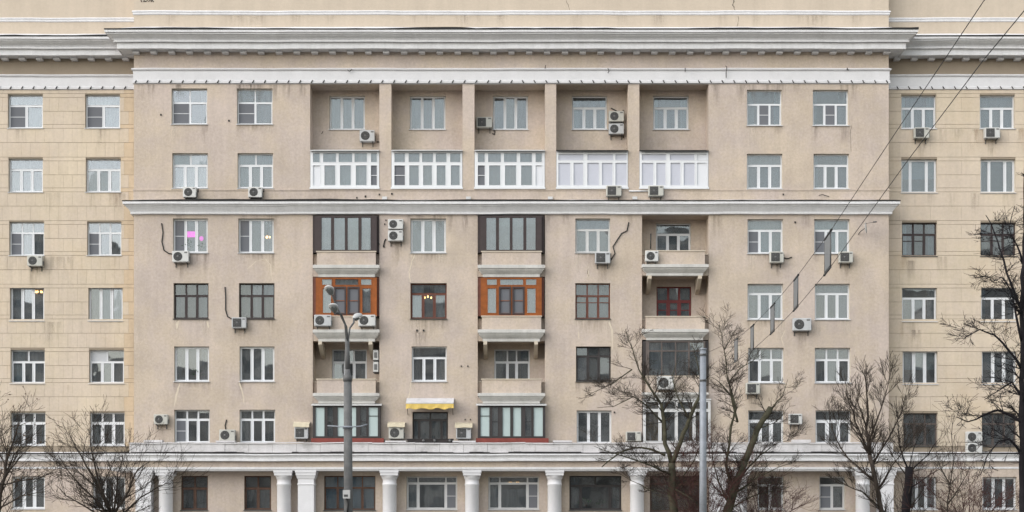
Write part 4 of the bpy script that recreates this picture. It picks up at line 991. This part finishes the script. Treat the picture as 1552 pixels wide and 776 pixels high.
# lamps and lit things seen through windows
def chandelier(px, py, Y, label, r_=.25, k=5, m='bulb'):
    c = P(px, py, Y); e = empty('chandelier', c); tag(e, label, 'chandelier', 'lit lamps behind windows')
    mb = MB(); mb.tube([c+Vector((0, 0, .9)), c], .012, 6); obj('stem', mb, M['steel'], e)
    for i in range(k):
        a = i*2*math.pi/k+.3; q = c+Vector((math.cos(a)*r_, math.sin(a)*r_*.6, .02))
        mb = MB(); mb.tube([c, c+Vector((math.cos(a)*r_*.6, math.sin(a)*r_*.4, -.08)), q-Vector((0, 0, .03))], .01, 5); ar = obj('arm', mb, M['steel'], e)
        mb = MB(); mb.lathe(tuple(q), [(.005, -.03), (.04, 0), (.045, .04), (.02, .09), (.003, .1)], 10); obj('bulb', mb, M[m], ar)
chandelier(59, 444, YW+.50, 'lit chandelier behind a three-light window of the yellowish tiled wing', .16, 6)
chandelier(406, 361, YM+.42, 'small warm lamp glowing behind the window beside the pink-lit one', .10, 3)
chandelier(651, 452, YM+.8, 'bright chandelier behind the orange-framed window between the orange balconies', .34, 6)
chandelier(779, 734, YM+.9, 'small lit chandelier behind the wide ground-floor window between columns', .25, 5)
chandelier(1006, 639, YM+.9, 'small lit lamp inside the white glazed balcony behind branches', .12, 3)
c = P(291, 355, YM+.4); e = empty('grow_lamp', c); tag(e, 'pink grow lamp glowing over plants behind the window near the corner', 'lamp', 'lit lamps behind windows')
mb = MB(); mb.sweep([(c.x-.3, c.y-.04), (c.x+.27, c.y-.04), (c.x+.27, c.y+.08), (c.x-.3, c.y+.08)], [(0, c.z-.13), (.03, c.z+.1), (-.05, c.z+.15)], closed=True); obj('lamp_bar', mb, M['pink'], e)
mb = MB(); mb.tube([(c.x, c.y, c.z+.1), (c.x, c.y, c.z+.9)], .01, 5); obj('stem', mb, M['steel'], e)
mb = MB(); mb.lathe((c.x+.48, c.y, c.z-.28), [(.03, -.05), (.1, 0), (.1, .12), (.03, .18)], 12); obj('lamp_bulb', mb, M['pink'], e)

# pot plants on a few window sills
def pot_plant(px, py, Y, label, sc=1.):
    c = P(px, py, Y); r = random.Random(int(px)); e = empty('pot_plant', c); tag(e, label, 'plant', 'pot plants behind windows')
    mb = MB(); mb.lathe(tuple(c), [(.001, 0), (.05*sc, 0), (.075*sc, .11*sc), (.08*sc, .12*sc), (.06*sc, .12*sc)], 12); obj('pot', mb, M['pot'], e)
    mb = MB()
    for i in range(46):
        d = Vector((r.gauss(0, 1), r.gauss(0, .6), abs(r.gauss(.8, .6)))).normalized(); a = c+Vector((0, 0, .11*sc))+d*r.uniform(.08, .34)*sc; u = d.cross(Vector((0, 1, .3))).normalized()*.028*sc
        mb.quad(a-u, a+d*.06*sc-u*.6, a+d*.13*sc, a+d*.06*sc+u*.9)
    obj('foliage', mb, M['green'], e)
pot_plant(286, 379, YM+.36, 'leafy pot plant under the pink grow lamp behind the corner-side window', 1.)
pot_plant(305, 379, YM+.36, 'small leafy pot plant beside the pink grow lamp', .8)
pot_plant(298, 573, YM+.36, 'bushy green pot plant behind a white three-light window above the terrace corner', 1.1)
pot_plant(888, 768, YM+.36, 'pot plant on one side of the black-framed ground-floor window', 1.)
pot_plant(912, 768, YM+.36, 'pot plant by the middle of the black-framed ground-floor window', .8)

# ------------------------------------------------------------------ street lamp
YS = 60.0
base = P(527, HY+EYE/YS*F, YS); e = empty('street_lamp', (base.x, YS, 0)); tag(e, 'grey steel street lamp with three cobra heads and a stepped post', 'street lamp')
sx = base.x; zj = Z(577, YS)
mb = MB(); mb.tube([(sx+.03, YS, 0), (sx+.015, YS, Z(700, YS)), (sx, YS, zj)], [.165, .155, .142], 20); post = obj('post', mb, M['polep'], e)
mb = MB(); mb.tube([(sx, YS, zj-.02), (sx, YS, zj+.16), (sx, YS, zj+.2), (sx, YS, zj+.42)], [.168, .168, .12, .08], 20); obj('collar', mb, M['polep'], post)
mb = MB(); zs = Z(512, YS); mb.tube([(sx, YS, zj+.4), (sx-.02, YS, zs)], [.085, .078], 16); obj('upper_tube', mb, M['polep'], post)
mb = MB(); mb.tube([(sx+.03, YS, 0), (sx+.03, YS, .5), (sx+.03, YS, .55)], [.26, .26, .17], 20); obj('base', mb, M['polep'], post)
def head(px, py, dx, dy, up, pts, label, yaw_flip=False):
    """luminaire: housing is a flattened tapered body along (dx,dy), lens underneath"""
    c = P(px, py, YS+dy); K = .72
    ax = Vector((dx, dy, up)).normalized(); side = ax.cross(Vector((0, 0, 1))).normalized(); nn = side.cross(ax)
    prof = [(-.33, .05, .05), (-.29, .085, .075), (-.1, .2, .14), (.08, .25, .17), (.22, .215, .13), (.29, .12, .07), (.31, .04, .02)]
    mb = MB(); k = 16; n0 = 0
    def ring(m_, t, a, h, lower):
        for j in range(k):
            th = 2*math.pi*j/k; y_ = math.cos(th)*a; z_ = math.sin(th)*h
            if z_ < 0: z_ *= .35
            mb.v.append(tuple(c+ax*t+side*y_+nn*z_))
    for t, a, h in prof: ring(mb, t*K, a*K, h*K, 0)
    for i in range(len(prof)-1):
        for j in range(k): mb.f.append((i*k+j, i*k+(j+1) % k, (i+1)*k+(j+1) % k, (i+1)*k+j)); mb.m.append(0); mb.sm.append(True)
    mb.f.append(tuple(range(k))[::-1]); mb.m.append(0); mb.sm.append(False)
    mb.f.append(tuple((len(prof)-1)*k+j for j in range(k))); mb.m.append(0); mb.sm.append(False)
    ho = obj('lamp_head', mb, M['lampw'], e)
    mb = MB(); q = []
    lp = [(-.17, .13), (-.04, .2), (.1, .225), (.21, .185), (.275, .08)]
    ll = [[c+ax*t+side*(a*s)-nn*(.055) for s in (-1, -.5, 0, .5, 1)] for t, a in lp]; lp = [(t*K, a*K) for t, a in lp]; lb = [[c+ax*t+side*(a*s*.85)-nn*(.055+.075*(1-s*s)) for s in (-1, -.5, 0, .5, 1)] for t, a in lp]
    for i in range(len(lp)-1):
        for j in range(4): mb.quad(lb[i][j], lb[i+1][j], lb[i+1][j+1], lb[i][j+1], 0, True)
    obj('lens', mb, M['lampg'], ho)
    mb = MB(); mb.tube([Vector(p) for p in pts]+[c-ax*.235], .034, 10); obj('arm', mb, M['polep'], e)
top = Vector((sx-.02, YS, zs-.25))
head(500, 440, -.45, -1.2, .85, [top, top+Vector((-.06, -.15, .7)), top+Vector((-.35, -.5, 1.35))], '')
head(506, 467, -.25, -1.2, .8, [top+Vector((.02, 0, 0)), top+Vector((.0, -.2, .6)), top+Vector((-.15, -.7, 1.0))], '')
head(541, 480, .55, 1.1, .55, [top+Vector((.02, 0, .1)), top+Vector((.08, .15, .62)), top+Vector((.2, .4, .85))], '')
mb = MB(); zc_ = Z(648, YS); mb.tube([(sx-.70, YS-.2, zc_+.05), (sx, YS-.2, zc_), (sx+.48, YS-.2, zc_+.03), (sx+.72, YS-.2, zc_+.1)], .025, 6); mb.tube([(sx, YS, zc_-.05), (sx, YS, zc_+.05)], .175, 16); obj('cross_arm', mb, M['galv'], post)
mb = MB(); zc_ = Z(756, YS); mb.box(sx-.14, sx+.11, YS-.34, YS-.175, zc_, zc_+.30); bx_ = obj('junction_box', mb, M['lampw'], post)
mb = MB(); mb.box(sx-.10, sx+.04, YS-.346, YS-.341, zc_+.06, zc_+.14); obj('box_label', mb, M['acd'], bx_)
mb = MB(); mb.tube([(sx-.02, YS-.24, zc_), (sx+.04, YS-.22, zc_-.2), (sx-.0, YS-.18, zc_-.5)], .03, 6); obj('conduit', mb, M['cable'], post)

# ------------------------------------------------------------------ plain pole, cables and hanging panels
YP = 72.0
px_ = X(1065.5, YP); e = empty('utility_pole', (px_, YP, 0)); tag(e, 'galvanised steel pole standing among the bare trees, carrying two cables', 'pole')
mb = MB(); zt = Z(529, YP); mb.tube([(px_, YP, 0), (px_, YP, zt)], [.17, .135], 18); pp = obj('shaft', mb, M['galv'], e)
mb = MB(); mb.tube([(px_, YP, zt-.05), (px_, YP, zt+.03)], .15, 18); obj('cap', mb, M['galv'], pp)
for zc_ in (zt-.25, zt-1.35):
    mb = MB(); mb.tube([(px_, YP, zc_-.04), (px_, YP, zc_+.04)], .158, 18); obj('clamp', mb, M['steel'], pp)
QY = -14.0
e2 = empty('utility_pole', (5.6, QY, 0)); tag(e2, 'galvanised steel pole across the road holding the far cable ends', 'pole')
mb = MB(); mb.tube([(5.6, QY, 0), (5.6, QY, 10.6)], [.17, .135], 18); obj('shaft', mb, M['galv'], e2)
HG = .8
PT = [(1259.5,351,1249.5,362,37.8), (1209.5,417,1203,425.5,44.3), (1173.5,459,1168,467,50.2), (1143,490.7,1137,498,55.6), (1118,511,1113,518,61.8)]
tops = [P((a+c_)/2, (b+d_)/2, y) for a, b, c_, d_, y in PT]
def wire(dz):
    pts = [Vector((px_, YP-.15, zt-.25+.0+dz*1.37))]+[t+Vector((0, 0, dz)) for t in reversed(tops)]
    t0 = tops[0]+Vector((0, 0, dz)); 
    pts += [P(1378, 170, 29.0)+Vector((0, 0, dz)), P(1490, 3, 23.0)+Vector((0, 0, dz)), Vector((6.2, 8, 9.55+dz)), Vector((5.6, QY+.15, 10.3+dz))]
    return pts
for dz, lb in ((0.0, 'upper of two thin black cables strung over the street from the galvanised pole'), (-HG, 'lower of two thin black cables strung over the street from the galvanised pole')):
    mb = MB(); mb.tube(wire(dz), .007, 5); tag(obj('overhead_cable', mb, M['cable']), lb, 'cable', 'cables over the street')
names = ['largest and highest', 'second', 'middle', 'fourth', 'last and smallest']
for i, (t, (a, b, c_, d_, y)) in enumerate(zip(tops, PT)):
    nxt = tops[i+1] if i < 4 else Vector((px_, YP, zt-.25)); prv = tops[i-1] if i else P(1378, 170, 29.0)
    d = (nxt-prv).normalized(); L_ = .44
    e = empty('hanging_panel', t-Vector((0, 0, HG))); tag(e, ['grey framed panel between the two cables farthest from the galvanised pole', 'grey framed panel on the cables, second from the far end of the row', 'middle one of five grey framed panels hung between the two cables', 'grey framed panel on the cables, second from the galvanised pole', 'grey framed panel on the cables closest to the galvanised pole'][i], 'panel', 'panels hung between the cables')
    s = Vector((0, 0, 1)).cross(d).normalized()*.018
    p0, p1 = t-d*L_, t+d*L_; q0, q1 = p0-Vector((0, 0, HG)), p1-Vector((0, 0, HG))
    mb = MB()
    i0, i1, j0, j1 = p0+d*.05-Vector((0,0,.05)), p1-d*.05-Vector((0,0,.05)), q0+d*.05+Vector((0,0,.05)), q1-d*.05+Vector((0,0,.05))
    mb.quad(i0-s*.5, j0-s*.5, j1-s*.5, i1-s*.5); mb.quad(i0+s*.5, i1+s*.5, j1+s*.5, j0+s*.5); obj('plate', mb, M['banner'], e)
    mb = MB(); mb.tube([p0, p1], .026, 6); mb.tube([q0, q1], .026, 6); mb.tube([p0, q0], .016, 6); mb.tube([p1, q1], .016, 6); obj('frame', mb, M['steel'], e)
    for u0, u1 in ((p0, p0-d*.14), (q1, q1+d*.1)): mb = MB(); mb.tube([u0, u1], .03, 6); obj('cable_clamp', mb, M['cable'], e)

# ------------------------------------------------------------------ bare trees
def grow(mb, r, p, d, L, rad, lev, mx, up, spread, leafs=None, dens=1.0):
    n = max(3, int(L/.22)) if lev < 3 else 3
    pts = [p.copy()]; rs = [rad]; q = p.copy(); dd = d.normalized()
    for i in range(n):
        dd = (dd+Vector((r.gauss(0, .08), r.gauss(0, .08), r.gauss(0, .07)))+Vector((0, 0, up*.10))).normalized()
        q = q+dd*(L/n); pts.append(q.copy()); rs.append(max(.0053, rad*(1-.72*(i+1)/n)))
    mb.tube(pts, rs, 6 if lev == 0 else 4 if lev == 1 else 3, cap=False)
    if lev >= mx or L < .22:
        if leafs is not None and r.random() < .3: leafs.append(pts[-1])
        return
    nc = int((L*3.6+1.3)*dens) if lev < mx-1 else int((L*4.2+1)*dens)
    for k in range(nc):
        f = r.uniform(.18, 1.0); i = min(n-1, int(f*n)); b = pts[i].lerp(pts[i+1], f*n-i)
        base_d = (pts[i+1]-pts[i]).normalized(); az = r.uniform(0, 6.283)
        sd_ = Vector((math.cos(az), math.sin(az), r.uniform(-.2, .5))); sd_ = (sd_-base_d*sd_.dot(base_d)).normalized()
        an = R(r.uniform(22, 58)*spread); nd = base_d*math.cos(an)+sd_*math.sin(an)
        grow(mb, r, b, nd, L*r.uniform(.42, .85)*(1.1-.4*f), max(.0053, rs[i]*r.uniform(.42, .62)), lev+1, mx, up, spread, leafs, dens)
def tree(label, limbs, Y, seed, m, mt=None, mx=3, up=.7, spread=1., dens=1., leaves=False, cat='tree', name='bare_tree', group='bare trees in front of the building', twl=1.0):
    """limbs: (list of (px,py,dy), r0, r1, child density, child length)"""
    r = random.Random(seed); f0 = limbs[0][0][0]; x = X(f0[0], Y+f0[2])
    e = empty(name, (x, Y, 0)); tag(e, label, cat, group)
    tk = MB(); tw = MB(); lf = [] if leaves else None
    for li, (pl, r0, r1, dn, cl) in enumerate(limbs):
        pts = [P(a, b, Y+c) for a, b, c in pl]
        if li == 0: pts = [Vector((pts[0].x, pts[0].y, -.05))]+pts
        # refine with a little wander
        rp = []
        for i in range(len(pts)-1):
            k = max(2, int((pts[i+1]-pts[i]).length/.35))
            for j in range(k):
                q = pts[i].lerp(pts[i+1], j/k)
                if j or i: q = q+Vector((r.gauss(0, .018), r.gauss(0, .03), r.gauss(0, .015)))
                rp.append(q)
        rp.append(pts[-1]); n = len(rp); rs = [r0+(r1-r0)*(i/(n-1))**.8 for i in range(n)]
        rs = [v*(1+r.gauss(0, .04)) for v in rs]
        if li == 0: rs[0] *= 1.35
        tk.tube(rp, rs, 10 if r0 > .08 else 6)
        tl = sum((rp[i+1]-rp[i]).length for i in range(n-1))
        for k in range(int(tl*dn*1.65)):
            f = r.uniform(.0 if li else .35, 1.); i = min(n-2, int(f*(n-1)))
            bd = (rp[i+1]-rp[i]).normalized(); az = r.uniform(0, 6.283)
            sd_ = Vector((math.cos(az), math.sin(az)*.8, r.uniform(-.1, .6))); sd_ = (sd_-bd*sd_.dot(bd)).normalized()
            an = R(r.uniform(25, 65)*spread); nd = bd*math.cos(an)+sd_*math.sin(an)
            grow(tw, r, rp[i].copy(), nd, cl*twl*r.uniform(.5, 1.35), min(rs[i]*.45, .03), 1, mx, up, spread, lf, dens)
    obj('trunk', tk, mt or m, e); obj('crown', tw, m, e)
    if lf:
        lm = MB()
        for p in lf:
            a = Vector((r.gauss(0, 1), r.gauss(0, 1), r.gauss(0, 1))).normalized()*.045; b = Vector((r.gauss(0, 1), r.gauss(0, 1), r.gauss(0, 1))).normalized()*.035
            lm.quad(p-a, p-b, p+a, p+b)
        o = obj('dead_leaves', lm, M['leaf'], e); o['kind'] = 'stuff'
    return e
D_, K_ = M['bark'], M['barkd']
# left edge
tree('bare tree with a few clinging dead leaves, before the yellowish tiled wing', [
    ([(-8,845,0),(-2,776,0),(6,720,0),(12,690,.1)], .10, .06, 2, 1.2), ([(6,720,0),(22,690,.3),(40,668,.5)], .05, .012, 3.5, 1.1), ([(12,690,0),(24,660,-.2),(30,632,-.3)], .05, .01, 3.5, 1.0),
    ([(4,735,0),(30,728,-.3),(58,724,-.5),(80,716,-.6)], .04, .01, 3.5, 1.0), ([(-2,770,0),(30,752,-.3),(70,745,-.5)], .04, .01, 3.5, 1.0), ([(0,740,0),(-14,690,.3),(-16,640,.4)], .05, .01, 3, 1.1)], 66, 11, D_, mx=3, up=.6, spread=1.05, leaves=True)
# tree in front of the left wing / corner
tree('leafless spreading tree standing before the white corner column of the stucco block', [
    ([(176,850,0),(174,800,0),(170,780,0)], .11, .09, 0, 1.), ([(170,780,0),(150,740,.2),(132,706,.3),(116,680,.4),(104,655,.5)], .075, .012, 3.4, 1.25), ([(168,775,0),(152,735,-.3),(142,700,-.4),(138,670,-.5),(134,650,-.5)], .065, .012, 3.2, 1.1),
    ([(172,785,0),(128,742,.4),(102,712,.6),(88,690,.8)], .055, .012, 3.2, 1.1), ([(172,782,0),(196,742,-.3),(208,712,-.3),(226,700,-.5)], .06, .012, 3.6, 1.1), ([(174,790,0),(212,754,.2),(240,738,.3),(262,728,.3)], .05, .01, 3.6, 1.),
    ([(170,790,0),(130,768,-.5),(100,752,-.7),(84,735,-.9)], .05, .01, 3.4, 1.0), ([(172,780,0),(178,730,.4),(186,690,.6)], .05, .01, 3.6, 1.1), ([(174,796,0),(200,778,-.6),(228,766,-.8)], .04, .01, 3.6, .9)], 64, 23, D_, mx=3, up=.65, spread=.95)
# forked mossy tree left of the pole
tree('mossy forked tree with a long arching bough, just before the galvanised pole', [
    ([(1024,850,0),(1022,776,0),(1018,735,0),(1018,702,0)], .21, .17, 1, 1.), ([(1018,702,0),(1008,672,.1),(1006,640,.2),(1002,612,.3)], .115, .07, 1.4, 1.0), ([(1018,704,0),(1032,670,-.2),(1044,635,-.3),(1060,602,-.4)], .12, .075, 1.4, 1.0),
    ([(1002,612,.3),(984,585,.4),(968,560,.5),(958,528,.6),(948,500,.7)], .06, .012, 3, 1.), ([(1004,640,.2),(980,615,0),(960,602,-.3),(930,616,-.5),(905,618,-.7)], .045, .01, 3, .9), ([(1008,690,0),(985,680,.3),(962,678,.5),(940,686,.7),(922,700,.8),(912,708,.8)], .06, .022, 1.2, .9),
    ([(958,560,.5),(930,580,.4),(905,592,.2),(888,600,.2)], .035, .008, 3.4, .8), ([(1060,602,-.4),(1062,575,-.5),(1056,545,-.4),(1048,520,-.2)], .05, .012, 3, .9), ([(1044,635,-.3),(1026,600,-.4),(1018,570,-.3),(1030,540,-.2)], .045, .01, 3, .9),
    ([(1018,720,0),(990,708,-.8),(955,694,-1.),(920,684,-1.2),(900,676,-1.4)], .05, .01, 3, 1.0), ([(1020,740,0),(1044,752,-.5),(1066,772,-.8)], .05, .03, 1.2, .8), ([(1020,750,0),(985,742,.6),(955,728,.8),(930,712,1.)], .04, .01, 3, .9), ([(1020,745,0),(1050,700,.5),(1064,670,.7),(1070,640,.9)], .045, .01, 3, .9)],
    75, 31, D_, M['barkm'], mx=3, up=.45, spread=1.1, dens=1.75, twl=.82)
# lopped tree right of the pole
tree('leaning lopped tree with an upright shoot, just past the galvanised pole', [
    ([(1098,850,0),(1102,776,0),(1114,740,0),(1128,700,0)], .24, .17, 1.5, 1.), ([(1128,700,0),(1142,665,.1),(1154,640,.2),(1168,618,.3)], .15, .125, 1.2, .9), ([(1112,745,0),(1100,706,-.3),(1106,660,-.4),(1114,618,-.4),(1108,590,-.4)], .07, .045, 2, 1.), ([(1118,640,-.4),(1108,600,-.4),(1102,565,-.4),(1098,530,-.3),(1090,492,-.3)], .055, .012, 3.0, .95),
    ([(1108,600,-.4),(1090,580,-.6),(1078,572,-.8)], .03, .01, 3, .7), ([(1104,580,-.4),(1120,560,-.4),(1140,548,-.3),(1160,530,-.2)], .03, .008, 3, .7), ([(1168,622,.3),(1186,600,.2),(1194,575,.1)], .04, .008, 3, .8), ([(1150,650,.2),(1176,640,.5),(1194,618,.7)], .03, .008, 3, .7),
    ([(1120,725,0),(1152,690,.5),(1180,672,.8),(1204,664,1.)], .05, .01, 3, .9), ([(1112,750,0),(1150,722,-.5),(1180,708,-.7),(1205,700,-.9)], .05, .01, 3.2, .9), ([(1106,765,0),(1088,730,.4),(1080,695,.5),(1078,655,.6)], .05, .01, 3, .9), ([(1108,770,0),(1140,752,.7),(1172,744,1.),(1190,728,1.1)], .045, .01, 3.2, .9), ([(1098,530,-.3),(1110,510,-.2),(1118,492,-.1)], .025, .008, 3, .6)],
    76, 47, D_, M['barkm'], mx=3, up=.5, spread=1.05, dens=1.75, twl=.82)
# reddish shrubs below those trees
for (cx_, lb, yy, sd_, hi) in ((1062, 'tangle of reddish leafless shrub twigs around the foot of the galvanised pole', 74.5, 5, 650), (1158, 'low reddish leafless shrub beside the leaning lopped tree', 77, 6, 690), (1470, 'reddish leafless shrub before the stacked units of the tiled wing', 66, 8, 700)):
    lim = []
    r = random.Random(sd_)
    lim.append(([(cx_,850,0),(cx_,810,0)], .06, .045, 0, 1.))
    for i in range(11):
        a = cx_+(i-5)*15+r.uniform(-7, 7); t = hi+r.uniform(0, 60)+abs(i-5)*5
        lim.append(([(cx_+(i-5)*2.5,812,0),((cx_*.45+a*.55),(t+790)/2,r.uniform(-.6,.6)),(a,t,r.uniform(-1,1))], .024, .007, 4.2, .9))
    tree(lb, lim, yy, sd_, M['barkr'], mx=3, up=.6, spread=1., dens=.8, cat='shrub', name='bare_shrub', group='leafless shrubs in front of the building')
# upright bushy tree at the right corner of the block
tree('leafless upright-branched tree before the white pair of columns at the stucco corner', [
    ([(1345,850,0),(1336,776,0),(1328,735,0),(1318,690,0)], .125, .085, 1, 1.1), ([(1318,690,0),(1313,650,.1),(1315,615,.2),(1312,580,.2),(1310,560,.2)], .075, .012, 3.6, 1.1), ([(1316,670,0),(1330,635,-.2),(1342,600,-.3),(1350,566,-.3)], .05, .01, 3.6, 1.), ([(1318,690,0),(1296,640,.3),(1284,600,.4),(1280,566,.5)], .05, .01, 3.6, 1.),
    ([(1326,730,0),(1298,705,.4),(1276,682,.6),(1262,652,.8),(1256,620,.9)], .055, .01, 3.4, 1.1), ([(1314,650,.1),(1300,610,-.3),(1296,575,-.4)], .04, .01, 3.6, .9), ([(1322,705,0),(1346,665,.4),(1364,630,.5),(1372,598,.6)], .05, .01, 3.4, 1.), ([(1334,770,0),(1306,745,-.5),(1284,738,-.8),(1264,722,-1.)], .045, .01, 3, .9), ([(1330,745,0),(1352,706,-.5),(1374,676,-.7),(1392,650,-.9)], .045, .01, 3.2, 1.)],
    66, 59, D_, mx=3, up=.95, spread=.72, dens=1.5, twl=.72)
tree('thick pollarded dark stump with thin shoots before the tiled wing ground window', [
    ([(1372,850,0),(1373,776,0),(1376,740,0),(1378,708,0)], .20, .165, 2.6, 1.1), ([(1378,712,0),(1384,680,.3),(1396,655,.4)], .03, .008, 3.4, .8), ([(1377,712,0),(1364,680,-.2),(1360,640,-.3),(1358,600,-.3)], .035, .008, 3.4, .9), ([(1380,715,0),(1405,690,-.3),(1424,664,-.5)], .035, .008, 3.4, .9), ([(1378,740,0),(1410,720,.4),(1440,700,.6)], .035, .008, 3.2, .9)],
    67, 67, D_, K_, mx=3, up=.8, spread=.9)
tree('slender leafless sapling between the pollarded stump and the dark leaning trunk', [
    ([(1428,850,0),(1434,776,0),(1440,735,0),(1444,700,0),(1442,660,0),(1446,630,0)], .05, .010, 3.2, .8), ([(1436,765,0),(1456,735,.3),(1470,710,.5)], .03, .008, 3.2, .7), ([(1440,735,0),(1424,705,-.3),(1418,680,-.4)], .025, .008, 3.2, .7)], 65, 71, D_, mx=2, up=.7, spread=.9)
# dark trunk at the right edge
tree('tall black wet-barked tree with gnarled side branches at the edge of the tiled wing', [
    ([(1552,850,0),(1550,776,0),(1549,650,0),(1549,520,0),(1551,420,0),(1553,330,0),(1555,250,0)], .145, .05, .8, .6), ([(1548,470,0),(1532,430,.2),(1520,395,.3),(1512,365,.3),(1504,340,.4),(1494,326,.4)], .05, .012, 3.2, .6), ([(1549,560,0),(1530,530,-.2),(1508,508,-.3),(1484,500,-.4),(1462,512,-.5)], .05, .012, 3.2, .65),
    ([(1549,640,0),(1530,628,.2),(1512,622,.3),(1490,630,.4),(1468,640,.5),(1450,632,.5)], .06, .012, 3, .65), ([(1549,600,0),(1532,580,.3),(1514,592,.4),(1492,606,.4)], .045, .01, 3, .6), ([(1549,520,0),(1540,480,-.3),(1534,440,-.4),(1520,420,-.4),(1500,428,-.4)], .045, .01, 3, .6), ([(1550,400,0),(1540,370,.2),(1530,345,.2),(1538,312,.2)], .04, .01, 3.2, .6), ([(1549,690,0),(1532,665,-.3),(1514,668,-.4),(1496,690,-.5),(1486,720,-.5)], .045, .01, 3, .65)],
    52, 83, K_, K_, mx=3, up=.15, spread=1.25, dens=2.)

# ------------------------------------------------------------------ the other side of the boulevard (what the glass mirrors)
for k, (x0, x1, h, lb) in enumerate(((-120, -45, 27, 'dark brick block across the boulevard, lower than its neighbours'), (-43, 40, 31, 'wide dark brick block across the boulevard facing the stucco facade'), (43, 130, 29, 'dark brick block across the boulevard by the side street'))):
    e = empty('facing_block', ((x0+x1)/2, -75, 0)); tag(e, lb, 'building', 'blocks across the boulevard')
    mb = MB(); hl = []
    for i in range(int((x1-x0)/5)):
        for j in range(int(h/3.4)): hl.append((x0+1.5+i*5, x0+3.8+i*5, 1.4+j*3.4, 3.3+j*3.4))
    mbk = MB(); wall_grid(mbk, 75, -x1, -x0, 0, h, [(-b, -a, c, d) for a, b, c, d in hl], rm=0)
    mbk.v = [(-a, -b, c) for a, b, c in mbk.v]; mbk.box(x0, x1, -90, -75.4, 0, h-.01); obj('wall', mbk, M['facing'], e)
    mb.box(x0+.2, x1-.2, -75.35, -75.25, .2, h-.3); obj('glazing', mb, M['facingw'], e)
    mb = MB(); mb.box(x0-.3, x1+.3, -90.3, -74.6, h, h+.5); obj('roof', mb, M['kerb'], e)
for k, (x0, x1, h, yb, lb) in enumerate(((-95, -78, 52, -120, 'slim grey tower added for the glass reflections, behind the lower brick block across the boulevard'), (-30, -8, 46, -110, 'added grey tower rising behind the wide brick block to darken pane reflections'), (22, 34, 58, -125, 'tallest slim grey tower across the boulevard, added to vary the reflections'), (70, 96, 48, -115, 'broad grey tower near the side street, put in for the pane reflections'))):
    e = empty('reflection_tower', ((x0+x1)/2, yb, 0)); tag(e, lb, 'building', 'blocks across the boulevard')  # unseen towers, added to break up the reflections in the window panes
    mb = MB(); mb.box(x0, x1, yb-14, yb, 0, h); obj('wall', mb, M['facing'], e)
    mb = MB()
    for j in range(int(h/3.4)): mb.box(x0+.8, x1-.8, yb+.005, yb+.08, 1.2+j*3.4, 2.9+j*3.4)
    obj('window_band', mb, M['facingw'], e)['kind'] = 'stuff'
    mb = MB(); mb.box(x0-.3, x1+.3, yb-14.3, yb+.3, h+.002, h+.7); obj('roof', mb, M['kerb'], e)
print('tiles', ntile, 'objects', len(bpy.data.objects))
